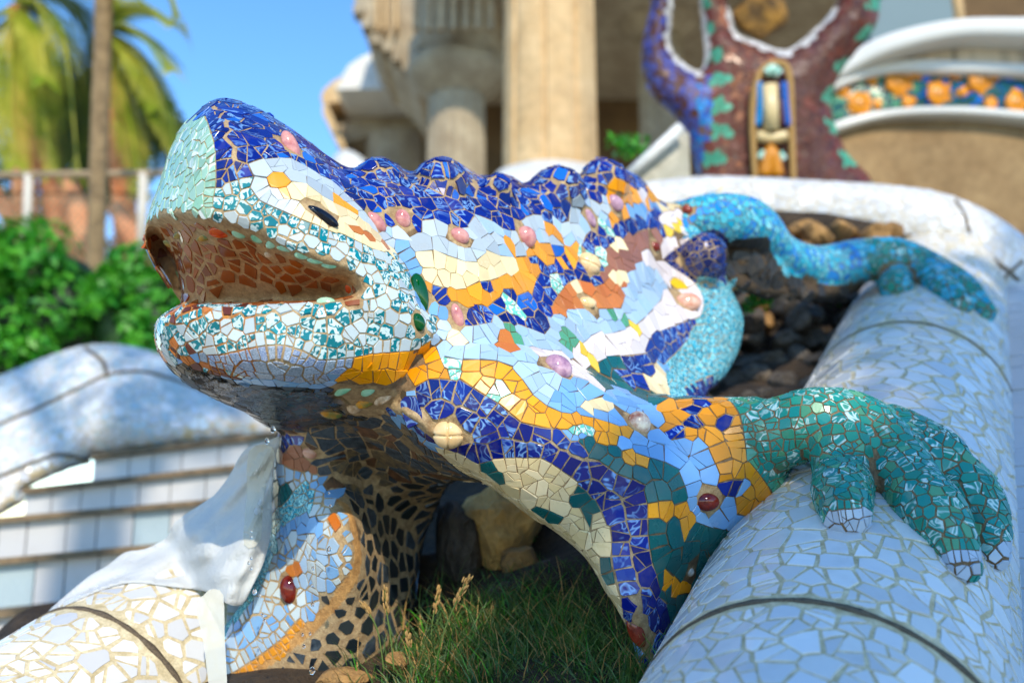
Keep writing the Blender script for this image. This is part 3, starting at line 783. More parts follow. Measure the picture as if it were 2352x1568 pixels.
# ------------------------------------------------------------------ its colour bands, as the tiler laid them
CL = {  # size px, joint px, glazes, chipped outline, share of pieces broken again
 'blue': (52, 4, ['blue'], 1), 'bluec': (38, 3.4, ['blue']*9+['cobalt'], 1, .3), 'blueb': (54, 3.4, ['blue']*9+['cobalt'], 1), 'blue3': (64, 3.4, ['blue'], 1), 'mint': (34, 3, ['mint'], 1, .25),
 'teal': (34, 3.2, ['teal', 'teal', 'white'], 1, .25), 'granite': (38, 5, ['granite'], 1, .3), 'grey': (62, 0.7, ['grey'], 0), 'greyb': (74, 0.7, ['grey', 'grey', 'grey', 'pale'], 0),
 'cream': (72, 0.8, ['cream'], 0), 'orange': (80, 0.8, ['orange'], 0), 'orange2': (64, 2.4, ['orange'], 1), 'amber': (62, 2.6, ['amber'], 1),
 'sky': (72, 1.3, ['sky'], 0), 'pale': (74, 1.0, ['pale'], 0), 'pink': (72, 1.0, ['pink'], 0), 'brown': (64, 0.8, ['brown'], 0), 'rust': (64, 0.8, ['rust'], 0),
 'dteal': (78, 2.4, ['dteal'], 1), 'mintpale': (44, 2, ['mintpale'], 0, .3), 'green': (30, 3.0, ['green']*9+['greenplain'], 1, .35), 'claw': (26, 1.8, ['claw'], 0, .2),
 'turq': (22, 2.4, ['turq'], 0), 'navy': (20, 2.2, ['navy'], 0), 'hip': (18, 1.6, ['hipblue', 'hipcyan', 'hipcyan', 'turq'], 0, .4), 'hipg': (20, 1.8, ['green', 'hipcyan', 'green'], 0, .4),
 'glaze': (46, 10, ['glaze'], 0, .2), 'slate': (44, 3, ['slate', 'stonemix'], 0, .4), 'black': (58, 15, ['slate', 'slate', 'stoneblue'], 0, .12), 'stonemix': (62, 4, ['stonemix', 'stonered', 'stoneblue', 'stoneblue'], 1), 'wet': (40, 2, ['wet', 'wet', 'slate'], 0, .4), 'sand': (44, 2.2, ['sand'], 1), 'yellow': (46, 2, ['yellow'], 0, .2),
 'rustlip': (30, 4, ['rust', 'rust', 'maroon'], 1, .3), 'rind': (28, 5, ['rust', 'maroon', 'teal'], 1, .3), 'legpale': (40, 4.4, ['pale', 'sky', 'white'], 1), 'ochre': (26, 5, ['amber'], 1, .3), 'bellydark': (60, 1.5, ['bellydark'], 0), 'none': (30, 4, None, 0)}
REG = [
 ('pale', [(1000, 735), (1066, 748), (1087, 748), (1131, 741), (1183, 743), (1243, 764), (1264, 751), (1276, 718), (1325, 710), (1414, 708), (1432, 692), (1437, 655), (1440, 629), (1455, 619), (1471, 601), (1497, 616), (1513, 629), (1523, 650), (1520, 679), (1500, 708), (1463, 744), (1412, 764), (1368, 766), (1339, 787), (1300, 804), (1248, 803), (1209, 792), (1258, 836), (1290, 870), (1250, 930), (1183, 852), (1144, 831), (1097, 827), (1040, 823), (1014, 800), (985, 786)]),
 ('mint', [(280, 560), (336, 515), (353, 502), (382, 495), (416, 492), (455, 497), (487, 500), (490, 460), (496, 425), (496, 377), (494, 338), (483, 299), (470, 271), (447, 279), (425, 285), (360, 300), (280, 500)]),
 ('teal', [(487, 500), (490, 460), (500, 430), (535, 417), (567, 409), (572, 424), (595, 458), (619, 471), (681, 499), (728, 518), (793, 541), (861, 573), (903, 581), (926, 603), (942, 632), (950, 663), (960, 700), (985, 720), (1016, 735), (1003, 758), (993, 784), (943, 805), (857, 812), (814, 820), (736, 825), (697, 806), (645, 792), (598, 795), (554, 804), (509, 813), (468, 810), (423, 816), (330, 840), (330, 705), (420, 698), (833, 680), (836, 640), (800, 615), (765, 607), (723, 591), (671, 568), (637, 549), (593, 523), (554, 512), (528, 508)]),
 ('grey', [(567, 409), (577, 377), (603, 367), (658, 364), (694, 378), (736, 403), (762, 417), (796, 448), (843, 489), (887, 521), (905, 575), (861, 573), (728, 518), (681, 499), (619, 471), (595, 458), (572, 424)]),
 ('cream', [(655, 435), (671, 422), (689, 420), (712, 430), (744, 453), (775, 471), (817, 492), (845, 518), (879, 544), (905, 573), (903, 581), (861, 573), (793, 541), (728, 518), (697, 508), (676, 489), (660, 466)]),
 ('orange', [(604, 371), (614, 367), (662, 422), (655, 437), (651, 452), (638, 432)]),
 ('orange', [(775, 471), (782, 464), (800, 470), (818, 494)]),
 ('rust', [(808, 520), (835, 527), (872, 552), (896, 572), (880, 572), (850, 553)]),
 ('granite', [(509, 813), (554, 804), (598, 795), (645, 792), (697, 806), (736, 825), (814, 820), (800, 845), (759, 873), (712, 882), (645, 873), (556, 865), (509, 847), (425, 820)]),
 ('rind', [(420, 816), (509, 845), (556, 862), (556, 872), (500, 862), (440, 842), (405, 820)]),
 ('rind', [(395, 712), (480, 702), (475, 720), (440, 738), (400, 745), (380, 735)]),
 ('greyb', [(887, 521), (912, 529), (937, 523), (963, 510), (989, 506), (1012, 510), (1041, 523), (1070, 523), (1085, 504), (1109, 500), (1132, 510), (1156, 525), (1179, 529), (1195, 510), (1213, 497), (1234, 494), (1255, 510), (1281, 516), (1299, 504), (1309, 478), (1320, 455), (1335, 448), (1356, 458), (1382, 467), (1393, 452), (1401, 510), (1382, 515), (1362, 525), (1346, 541), (1328, 572), (1300, 568), (1278, 564), (1249, 558), (1223, 562), (1210, 575), (1202, 588), (1171, 590), (1143, 585), (1119, 579), (1093, 598), (1072, 601), (1046, 593), (1018, 583), (994, 576), (963, 579), (939, 588), (905, 565)]),
 ('orange', [(1151, 525), (1164, 531), (1191, 588), (1171, 590)]), ('orange', [(1252, 512), (1273, 520), (1312, 575), (1286, 564)]),
 ('cream', [(930, 592), (939, 588), (963, 579), (994, 576), (1018, 583), (1046, 593), (1072, 601), (1093, 598), (1119, 579), (1143, 585), (1171, 590), (1169, 619), (1140, 640), (1096, 649), (1051, 665), (1005, 655), (978, 645), (950, 622)]),
 ('orange', [(945, 618), (955, 620), (978, 645), (1005, 655), (1051, 665), (1096, 649), (1140, 640), (1169, 619), (1171, 590), (1202, 588), (1210, 575), (1223, 562), (1249, 558), (1278, 564), (1328, 572), (1325, 600), (1318, 611), (1291, 606), (1260, 609), (1244, 622), (1228, 648), (1223, 663), (1192, 676), (1161, 676), (1140, 687), (1109, 713), (1070, 735), (1041, 741), (1020, 718), (999, 700), (978, 663), (955, 640)]),
 ('blueb', [(1067, 737), (1109, 713), (1140, 687), (1161, 676), (1192, 676), (1223, 663), (1228, 648), (1244, 622), (1260, 609), (1291, 606), (1320, 611), (1328, 572), (1346, 541), (1362, 525), (1382, 515), (1424, 510), (1497, 471), (1533, 469), (1520, 494), (1515, 520), (1476, 530), (1437, 541), (1414, 559), (1395, 572), (1393, 603), (1390, 637), (1377, 655), (1333, 645), (1310, 648), (1289, 668), (1270, 700), (1276, 718), (1271, 738), (1264, 751), (1243, 764), (1217, 756), (1183, 743), (1131, 741), (1087, 748), (1066, 748)]),
 ('blueb', [(999, 658), (1018, 663), (1035, 694), (1012, 682)]), ('blueb', [(1103, 649), (1130, 640), (1147, 679), (1137, 686)]), ('blueb', [(1205, 586), (1214, 575), (1256, 612), (1243, 623)]), ('blueb', [(1275, 563), (1286, 566), (1311, 609), (1299, 607)]),
 ('mintpale', [(1330, 567), (1393, 585), (1390, 614), (1322, 600)]), ('mintpale', [(1253, 619), (1264, 612), (1303, 655), (1288, 668)]), ('mintpale', [(1142, 686), (1163, 677), (1203, 721), (1181, 727)]), ('mintpale', [(1375, 516), (1390, 513), (1437, 538), (1418, 548)]),
 ('blueb', [(410, 285), (447, 279), (470, 271), (483, 299), (494, 338), (496, 377), (496, 416), (500, 430), (535, 417), (567, 409), (577, 377), (603, 367), (658, 364), (694, 378), (736, 403), (762, 417), (796, 448), (843, 489), (887, 521), (912, 529), (937, 523), (963, 510), (989, 506), (1012, 510), (1041, 523), (1070, 523), (1085, 504), (1109, 500), (1132, 510), (1156, 525), (1179, 529), (1195, 510), (1213, 497), (1234, 494), (1255, 510), (1281, 516), (1299, 504), (1309, 478), (1320, 455), (1335, 448), (1356, 458), (1382, 467), (1393, 452), (1398, 424), (1414, 411), (1437, 418), (1463, 437), (1490, 432), (1530, 420), (1500, 300), (420, 100)]),
 ('orange', [(1395, 447), (1398, 424), (1414, 411), (1437, 418), (1463, 437), (1485, 428), (1518, 463), (1470, 470), (1445, 462), (1435, 475), (1447, 500), (1430, 513), (1401, 512)]),
 ('cream', [(1434, 424), (1445, 428), (1462, 455), (1450, 455)]), ('pink', [(1462, 440), (1476, 432), (1484, 455), (1472, 460)]),
 ('sky', [(1436, 470), (1470, 466), (1515, 468), (1450, 503)]),
 ('brown', [(1520, 520), (1515, 520), (1476, 530), (1437, 541), (1414, 559), (1395, 572), (1393, 603), (1390, 637), (1377, 655), (1432, 660), (1437, 655), (1440, 629), (1455, 619), (1471, 601), (1470, 580), (1520, 549)]),
 ('rust', [(1377, 655), (1333, 645), (1310, 648), (1289, 668), (1270, 700), (1276, 722), (1325, 710), (1414, 708), (1432, 692), (1437, 652), (1400, 640)]),
 ('cream', [(1312, 650), (1331, 645), (1384, 709), (1369, 708)]), ('cream', [(1393, 624), (1438, 624), (1435, 655)]), ('cream', [(1403, 564), (1419, 556), (1442, 576)]),
 ('pink', [(1520, 491), (1566, 478), (1567, 512), (1580, 543), (1583, 551), (1528, 590), (1536, 608), (1567, 629), (1591, 648), (1612, 679), (1614, 708), (1604, 728), (1575, 737), (1528, 756), (1502, 769), (1487, 787), (1479, 810), (1432, 816), (1401, 818), (1375, 831), (1345, 850), (1376, 881), (1316, 865), (1258, 836), (1209, 792), (1248, 803), (1300, 804), (1339, 787), (1368, 766), (1412, 764), (1446, 748), (1463, 744), (1500, 708), (1520, 679), (1523, 650), (1513, 629), (1497, 616), (1476, 601), (1470, 580), (1520, 549), (1516, 520)]),
 ('cream', [(1515, 488), (1570, 452), (1612, 446), (1570, 470), (1530, 487)]), ('yellow', [(1522, 516), (1570, 512), (1570, 522), (1524, 528)]), ('yellow', [(1548, 650), (1590, 648), (1597, 660), (1560, 664)]),
 ('yellow', [(1447, 748), (1464, 744), (1484, 770), (1480, 776)]), ('yellow', [(1325, 800), (1345, 790), (1365, 831), (1350, 826)]), ('greenplain', [(1282, 767), (1306, 757), (1326, 790), (1302, 800)]), ('greenplain', [(1386, 707), (1400, 707), (1448, 747), (1430, 752)]),
 ('rust', [(1141, 766), (1157, 757), (1190, 780), (1183, 808)]), ('cream', [(1022, 745), (1050, 745), (1046, 783), (1030, 786)]), ('greenplain', [(1166, 744), (1185, 748), (1200, 783), (1188, 778)]),
 ('cream', [(1331, 934), (1371, 915), (1394, 937), (1353, 957)]),
 ('orange2', [(770, 874), (800, 845), (814, 820), (857, 812), (943, 805), (985, 786), (1014, 800), (1040, 823), (1097, 827), (1144, 831), (1183, 852), (1232, 912), (1279, 943), (1337, 954), (1404, 972), (1451, 998), (1404, 1025), (1352, 1008), (1311, 995), (1279, 985), (1227, 977), (1188, 964), (1149, 930), (1092, 894), (1066, 877), (1040, 873), (1001, 870), (972, 878), (943, 896), (904, 899), (853, 886), (805, 881)]),
 ('mintpale', [(1025, 824), (1042, 822), (1045, 871), (1026, 872)]), ('mintpale', [(1143, 873), (1168, 897), (1150, 930), (1128, 913)]), ('mintpale', [(1309, 992), (1335, 974), (1354, 985), (1345, 1005)]),
 ('blue3', [(870, 955), (904, 930), (930, 913), (943, 898), (972, 878), (1001, 870), (1040, 873), (1066, 877), (1092, 894), (1149, 930), (1188, 964), (1227, 977), (1279, 985), (1331, 1011), (1342, 1029), (1376, 1058), (1422, 1089), (1470, 1107), (1479, 1125), (1482, 1139), (1487, 1166), (1489, 1235), (1498, 1292), (1507, 1317), (1516, 1352), (1528, 1377), (1545, 1412), (1540, 1560), (1478, 1560), (1470, 1494), (1444, 1448), (1433, 1410), (1427, 1380), (1414, 1330), (1405, 1287), (1403, 1221), (1389, 1194), (1375, 1161), (1356, 1139), (1337, 1115), (1308, 1092), (1248, 1055), (1204, 1051), (1144, 1053), (1118, 1060), (1094, 1060), (1055, 1040), (1003, 1024), (936, 975), (910, 956)]),
 ('sand', [(990, 1022), (1003, 1026), (1055, 1041), (1094, 1061), (1118, 1061), (1144, 1054), (1204, 1052), (1248, 1056), (1308, 1093), (1337, 1116), (1356, 1140), (1375, 1162), (1389, 1195), (1403, 1222), (1405, 1288), (1414, 1331), (1427, 1381), (1433, 1411), (1444, 1449), (1470, 1500), (1400, 1500), (1200, 1230), (1000, 1062)]),
 ('dteal', [(1110, 1061), (1142, 1060), (1158, 1105), (1128, 1098)]), ('dteal', [(1332, 1120), (1356, 1140), (1377, 1162), (1345, 1192)]), ('dteal', [(1380, 1288), (1405, 1285), (1414, 1332), (1393, 1342)]), ('dteal', [(1242, 1165), (1285, 1182), (1290, 1199), (1258, 1190)]),
 ('dteal', [(1329, 1008), (1383, 1019), (1432, 1027), (1479, 1047), (1549, 1073), (1575, 1123), (1580, 1158), (1602, 1199), (1660, 1213), (1700, 1220), (1600, 1420), (1550, 1450), (1528, 1377), (1516, 1352), (1507, 1317), (1498, 1292), (1489, 1235), (1487, 1166), (1482, 1139), (1479, 1125), (1470, 1107), (1422, 1089), (1376, 1058), (1342, 1029)]),
 ('orange2', [(1434, 1034), (1480, 1047), (1437, 1085)]), ('orange2', [(1489, 1162), (1534, 1150), (1538, 1177), (1509, 1205), (1488, 1207)]), ('orange2', [(1565, 1160), (1578, 1159), (1604, 1198), (1594, 1213), (1564, 1213)]), ('orange2', [(1512, 1317), (1534, 1311), (1572, 1349), (1566, 1364), (1523, 1356)]),
 ('amber', [(1511, 929), (1570, 915), (1659, 910), (1690, 938), (1703, 969), (1711, 1016), (1718, 1055), (1750, 1097), (1776, 1146), (1740, 1180), (1700, 1180), (1690, 1150), (1713, 1120), (1664, 1105), (1638, 1055), (1612, 1011), (1575, 1006), (1539, 988), (1523, 956)]),
 ('blue3', [(1541, 988), (1580, 959), (1596, 916), (1625, 916), (1614, 938), (1594, 964), (1575, 1002)]), ('blue3', [(1658, 956), (1687, 943), (1693, 951), (1674, 974)]), ('blue3', [(1662, 1107), (1706, 1102), (1703, 1123), (1687, 1133)]),
 ('green', [(1659, 905), (1690, 938), (1703, 969), (1711, 1016), (1718, 1055), (1750, 1097), (1776, 1146), (2400, 1400), (2400, 860), (1770, 860), (1700, 900)]),
 ('claw', [(1898, 1184), (1922, 1172), (1953, 1169), (1999, 1173), (2010, 1245), (1898, 1245)]), ('claw', [(2150, 1290), (2176, 1268), (2200, 1262), (2258, 1268), (2258, 1300), (2220, 1360)]), ('claw', [(2258, 1276), (2325, 1244), (2325, 1325), (2260, 1330)]),
 ('dteal', [(1345, 850), (1375, 831), (1401, 818), (1424, 816), (1424, 850), (1427, 868), (1480, 895), (1541, 907), (1659, 912), (1570, 917), (1511, 929), (1470, 915), (1430, 893), (1390, 880), (1366, 872)]),
 ('blue3', [(1424, 816), (1432, 816), (1479, 810), (1487, 787), (1502, 769), (1528, 756), (1575, 737), (1600, 730), (1586, 769), (1562, 800), (1531, 831), (1500, 862), (1490, 897), (1427, 868)]),
 ('cream', [(1497, 865), (1525, 845), (1532, 880), (1541, 906), (1500, 900)]),
 ('turq', [(1567, 629), (1591, 648), (1612, 679), (1614, 708), (1604, 728), (1596, 735), (1586, 769), (1562, 800), (1531, 831), (1530, 860), (1532, 880), (1541, 907), (1560, 912), (1655, 908), (1730, 800), (1730, 700), (1690, 660), (1655, 625)]),
 ('blue', [(1558, 910), (1578, 886), (1640, 860), (1660, 868), (1620, 915)]),
 ('navy', [(1528, 590), (1583, 551), (1610, 534), (1639, 526), (1690, 560), (1690, 600), (1668, 655), (1650, 643), (1612, 634), (1591, 648), (1567, 629), (1536, 608)]),
 ('hip', [(1566, 478), (1560, 455), (1640, 420), (1800, 420), (1985, 500), (1985, 650), (1900, 655), (1819, 632), (1772, 586), (1761, 546), (1690, 548), (1639, 528), (1610, 535), (1583, 551), (1580, 543), (1567, 512)]),
 ('hipg', [(1985, 500), (2400, 500), (2400, 800), (1990, 760), (1985, 650)]),
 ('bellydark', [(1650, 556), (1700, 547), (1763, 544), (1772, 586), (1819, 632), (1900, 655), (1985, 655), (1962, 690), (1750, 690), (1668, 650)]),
 # mouth, throat and the far foreleg
 ('glaze', LIP + [(838, 700), (415, 702), (384, 652), (339, 578), (320, 544)]),
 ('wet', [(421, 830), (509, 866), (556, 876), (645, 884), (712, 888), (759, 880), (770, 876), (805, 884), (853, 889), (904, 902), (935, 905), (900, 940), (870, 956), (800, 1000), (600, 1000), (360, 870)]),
 ('none', [(745, 876), (805, 883), (853, 888), (910, 902), (930, 912), (905, 930), (880, 949), (860, 956), (800, 955), (780, 930)]),
 ('stonemix', [(645, 985), (800, 960), (880, 952), (936, 978), (1000, 1030), (1060, 1082), (1110, 1108), (1060, 1110), (1000, 1180), (960, 1320), (900, 1150), (800, 1165), (768, 1145), (722, 1085), (700, 1030)]),
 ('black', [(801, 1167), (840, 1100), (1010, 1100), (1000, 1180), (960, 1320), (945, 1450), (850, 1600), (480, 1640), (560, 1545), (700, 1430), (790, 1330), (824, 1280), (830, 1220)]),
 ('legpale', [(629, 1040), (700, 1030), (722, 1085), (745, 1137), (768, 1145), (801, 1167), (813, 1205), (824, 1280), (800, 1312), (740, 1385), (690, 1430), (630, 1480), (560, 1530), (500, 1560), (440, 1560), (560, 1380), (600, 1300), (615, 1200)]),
 ('blue', [(640, 1004), (685, 1000), (692, 1024), (641, 1030)]), ('brown', [(636, 1030), (692, 1024), (705, 1040), (725, 1085), (690, 1082), (640, 1062)]), ('dteal', [(628, 1108), (675, 1098), (672, 1132), (640, 1167), (624, 1152)]),
 ('turq', [(672, 1130), (718, 1090), (724, 1100), (719, 1160), (702, 1176), (660, 1200), (620, 1232), (620, 1190)]), ('sky', [(655, 1206), (718, 1165), (742, 1215), (700, 1226), (640, 1228)]),
 ('turq', [(616, 1228), (641, 1228), (604, 1338), (562, 1402), (505, 1472), (500, 1430), (550, 1390), (590, 1325)]),
 ('rust', [(662, 1300), (690, 1298), (688, 1330), (668, 1322)]), ('rust', [(755, 1190), (780, 1192), (778, 1212), (758, 1210)]),
 ('none', [(768, 1140), (801, 1160), (818, 1200), (832, 1280), (822, 1335), (770, 1403), (715, 1458), (640, 1515), (560, 1570), (505, 1590), (500, 1560), (560, 1530), (630, 1480), (700, 1432), (750, 1385), (800, 1320), (815, 1280), (806, 1215), (794, 1178)]),
 ('ochre', [(690, 1418), (704, 1426), (630, 1495), (560, 1545), (520, 1575), (500, 1560), (560, 1535), (640, 1470)]),
]
CL['greenplain'] = (40, 2, ['greenplain'], 0)
REGB = [(k, p, min(a[0] for a in p), min(a[1] for a in p), max(a[0] for a in p), max(a[1] for a in p)) for k, p in REG]
_lipnp = np.array(LIP)
def lip_dist(u, v):
    d = 1e9
    for i in range(len(LIP)-1):
        ax, ay = LIP[i]; bx, by = LIP[i+1]; dx, dy = bx-ax, by-ay; t = max(0, min(1, ((u-ax)*dx+(v-ay)*dy)/(dx*dx+dy*dy)))
        d = min(d, math.hypot(u-ax-t*dx, v-ay-t*dy))
    return d
def liz_class(u, v, D, p):
    for k, pl, x0, y0, x1, y1 in reversed(REGB):
        if x0 <= u <= x1 and y0 <= v <= y1 and pip(pl, u, v):
            if k == 'glaze' and lip_dist(u, v) < 20: return 'none'
            if k == 'blueb' and u > 800 and v < 470: return 'bluec'
            if k == 'teal' and u < 560 and v > 690 and rng.random() < 0.3: return 'rustlip'
            return k
    return 'sky'
THIN = {'grey', 'greyb', 'cream', 'orange', 'pale', 'pink', 'brown', 'rust', 'sky', 'mintpale', 'dteal', 'yellow', 'greenplain', 'claw'}
jc = np.ones((len(S.co), 4), np.float32)
for i_, c_ in enumerate(S.co):
    k_ = liz_class(*proj(c_), c_)
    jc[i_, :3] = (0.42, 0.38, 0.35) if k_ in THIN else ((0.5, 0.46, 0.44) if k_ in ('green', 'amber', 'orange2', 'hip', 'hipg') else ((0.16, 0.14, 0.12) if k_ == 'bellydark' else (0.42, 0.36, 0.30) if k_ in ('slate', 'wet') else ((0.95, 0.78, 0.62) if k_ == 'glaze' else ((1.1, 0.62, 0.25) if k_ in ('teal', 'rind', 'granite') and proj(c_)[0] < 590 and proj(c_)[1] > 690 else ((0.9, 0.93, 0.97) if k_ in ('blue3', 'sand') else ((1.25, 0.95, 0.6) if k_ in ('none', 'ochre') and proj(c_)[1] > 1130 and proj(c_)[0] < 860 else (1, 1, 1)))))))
body_me.attributes.new('joint', 'FLOAT_COLOR', 'POINT').data.foreach_set('color', jc.ravel())
mos = Mosaic(S, CL, liz_class, 5); mos.soft = True

# ------------------------------------------------------------------ set-in stones, knobs, eye (their places are kept free of tiles)
def stone_glaze(name, c1, c2, rough=0.08, scale=50):
    t = NT(name); p = t.pos(); a = t.noise(p, scale, 4, 0.6)
    t.color(t.ramp(a, [(0.35, lin(c1)), (0.65, lin(c2))])); t.set(Roughness=rough); t.bump(t.noise(p, 120, 2), 0.15, 0.001); return t.m
K = {'pink': stone_glaze('knob_pink', (186, 112, 112), (222, 160, 150)), 'mauve': stone_glaze('knob_mauve', (150, 110, 140), (205, 165, 180)), 'peach': stone_glaze('knob_peach', (206, 140, 112), (226, 186, 164)),
 'cream': stone_glaze('knob_cream', (226, 186, 128), (238, 206, 158), 0.1, 20), 'red': stone_glaze('knob_red_brown', (110, 28, 14), (150, 62, 40), 0.12, 60), 'maroon': stone_glaze('knob_maroon', (70, 10, 14), (126, 40, 20), 0.1, 40), 'spot': stone_glaze('knob_spotted', (150, 70, 40), (232, 222, 200), 0.12, 40),
 'mint': stone_glaze('stone_mint', (120, 180, 140), (176, 210, 180), 0.15, 30), 'orange': stone_glaze('stone_orange', (190, 50, 6), (220, 96, 20), 0.1, 50), 'shell': stone_glaze('stone_shell', (170, 130, 90), (226, 202, 170), 0.4, 90), 'chin': stone_glaze('stone_green_ochre', (60, 120, 80), (206, 140, 40), 0.15, 45), 'grey': stone_glaze('stone_grey', (140, 136, 124), (206, 204, 196), 0.4, 60)}
KN = [(666, 336, 36, 17, 68, 'pink', 'knob'), (864, 512, 27, 15, 40, 'pink', 'knob'), (925, 503, 22, 15, 70, 'pink', 'knob'), (1055, 542, 21, 17, 30, 'pink', 'knob'), (1208, 545, 25, 20, 60, 'pink', 'knob'), (1050, 725, 28, 12, 75, 'pink', 'knob'),
 (1355, 502, 21, 10, 60, 'mauve', 'knob'), (1412, 467, 20, 16, 40, 'mauve', 'knob'), (1351, 606, 28, 23, 20, 'cream', 'cross'), (1348, 696, 21, 13, 0, 'cream', 'knob'), (1578, 695, 30, 19, 0, 'peach', 'knob'), (1281, 843, 31, 25, 40, 'mauve', 'knob'),
 (1030, 997, 33, 31, 0, 'cream', 'cross'), (1468, 973, 26, 24, 60, 'spot', 'knob'), (1623, 1152, 28, 18, 0, 'maroon', 'knob'), (1462, 1451, 33, 17, 65, 'red', 'knob'), (664, 1354, 29, 19, 82, 'maroon', 'knob'), (1580, 482, 12, 9, 20, 'red', 'knob'), (712, 1040, 16, 11, 20, 'peach', 'knob'), (1585, 1313, 10, 10, 0, 'grey', 'shell'), (1503, 566, 14, 9, 20, 'red', 'knob'),
 (548, 538, 17, 9, 25, 'mint', 'stone'), (590, 548, 15, 10, 30, 'mint', 'stone'), (623, 561, 15, 10, -30, 'mint', 'stone'), (654, 571, 20, 7, 10, 'mint', 'stone'), (694, 587, 18, 9, 10, 'mint', 'stone'), (724, 599, 20, 7, 10, 'mint', 'stone'), (755, 610, 18, 7, 10, 'mint', 'stone'), (503, 533, 25, 14, 5, 'orange', 'stone'), (616, 584, 9, 8, 0, 'shell', 'shell'), (802, 662, 9, 13, 0, 'orange', 'stone'),
 (814, 935, 17, 16, 0, 'shell', 'shell'), (762, 948, 27, 14, 10, 'chin', 'stone'), (790, 895, 24, 10, -30, 'mint', 'stone'), (846, 898, 18, 11, -30, 'mint', 'stone'), (840, 925, 24, 12, -20, 'chin', 'stone'), (880, 915, 26, 11, -35, 'shell', 'stone'), (748, 693, 22, 11, 0, 'mint', 'stone'), (470, 545, 20, 9, -20, 'chin', 'stone'), (410, 540, 14, 8, -30, 'chin', 'stone'), (388, 560, 14, 8, 30, 'chin', 'stone')]
holes = []
for (u, v, a, b, ang, mt, nm) in KN + [(742, 497, 42, 14, 27, None, 'eye'), (962, 676, 50, 22, 82, None, 'glass'), (961, 740, 22, 15, 70, None, 'glass')]:
    h = S.cast(u, v)
    if h is None: continue
    pos, n = h; D = proj(pos)[2]
    view = (pos-CAMLOC).normalized()
    n0 = n; n = (n*0.35-view*0.65).normalized()
    ex = (P(u+10*math.cos(math.radians(ang)), v+10*math.sin(math.radians(ang)), D)-P(u, v, D)); ex = (ex-n*ex.dot(n)).normalized(); ey = n.cross(ex)
    if nm in ('knob', 'cross'): a, b = a*1.1, b*1.12
    rx, ry = a/FPX*D, b/FPX*D
    near = np.linalg.norm(S.co-np.array(tuple(pos)), axis=1) < max(rx, ry)*1.45
    jc[near, :3] = (0.92, 0.9, 0.86)
    # the outline is wanted as seen: undo foreshortening a little
    rot = Matrix((ex, ey, n)).transposed()
    th = min(rx, ry)*(0.75 if nm in ('knob', 'cross') else 0.5)
    if nm == 'eye':
        V, Fc = ellipsoid(pos, (rx, ry, ry*0.7), 20, 10, rot); e = mesh('eye', V, Fc, plain_mat('eye_dark_stone', (12, 14, 26), 0.06, 0.3, 60), liz)
        V, Fc = ellipsoid(pos+n*ry*0.42, (rx*0.55, ry*0.5, ry*0.5), 4, 3, rot); mesh('pupil', V, Fc, plain_mat('eye_inner_stone', (24, 26, 34), 0.05, 0.3, 60), e, smooth=False)
    elif nm == 'glass':
        g = NT('bottle_green_glass'); g.color(lin((0, 92, 34))); g.set(Roughness=0.03, Transmission_Weight=0.35, IOR=1.5)
        V, Fc = ellipsoid(pos+n*0.002, (rx, ry, ry*0.7), 20, 10, rot); mesh('glass_piece', V, Fc, g.m, liz)
    else:
        V, Fc = ellipsoid(pos, (rx, ry, th), 20, 10, rot)
        if nm == 'cross':               # a round button scored by a cross
            V2 = []
            for q in V:
                w = rot.transposed() @ (Vector(q)-pos); d = min(abs(w.x), abs(w.y))
                V2.append(q - n*0.0035*math.exp(-(d/0.0022)**2) if w.z > 0 else q)
            V, Fc = [], []
            bmv = bmesh.new(); bmesh.ops.create_uvsphere(bmv, u_segments=48, v_segments=24, radius=1)
            for q in bmv.verts:
                w = Vector((q.co.x*rx, q.co.y*ry, q.co.z*th)); d = min(abs(w.x), abs(w.y))
                if w.z > 0: w = w*(1-0.16*math.exp(-(d/0.0018)**2))
                V.append(rot @ w + pos)
            bmv.faces.ensure_lookup_table(); Fc = [tuple(q.index for q in f.verts) for f in bmv.faces]; bmv.free()
        else:
            V = [q+n*th*0.2+(q-pos)*0.05*math.sin(2.2*(q-pos).dot(ex)/rx+u) for q in V]
        mesh('knob' if nm == 'cross' else nm, V, Fc, K[mt], liz)
    if nm in ('stone',): rx *= 0.85
    for t in range(10):     # reserve the ground under it
        for f in (0.3, 0.72):
            w = pos+ex*rx*f*math.cos(t*PI/5)+ey*ry*f*math.sin(t*PI/5)
            q, qn = S.near(w)
            if not mos.res.near(q, 0.003): mos.push(q, qn, 'none', 0.02)
body_me.attributes['joint'].data.foreach_set('color', jc.ravel())
for k, pl in REG: mos.along(pl)
mos.rows((330, 260, 520, 520), ('mint',), math.radians(-8), 32, 30)
mos.rows((350, 690, 640, 840), ('teal',), math.radians(-6), 36, 30)
mos.rows((480, 410, 960, 640), ('teal',), math.radians(28), 34, 30)
mos.rows((1690, 880, 1960, 1160), ('green',), math.radians(-6), 30, 24)
mos.fill(120000)
print('lizard tiles', mos.build(liz, 'tile', 300, 0.0014, tilt=0.012, follow=0.25))
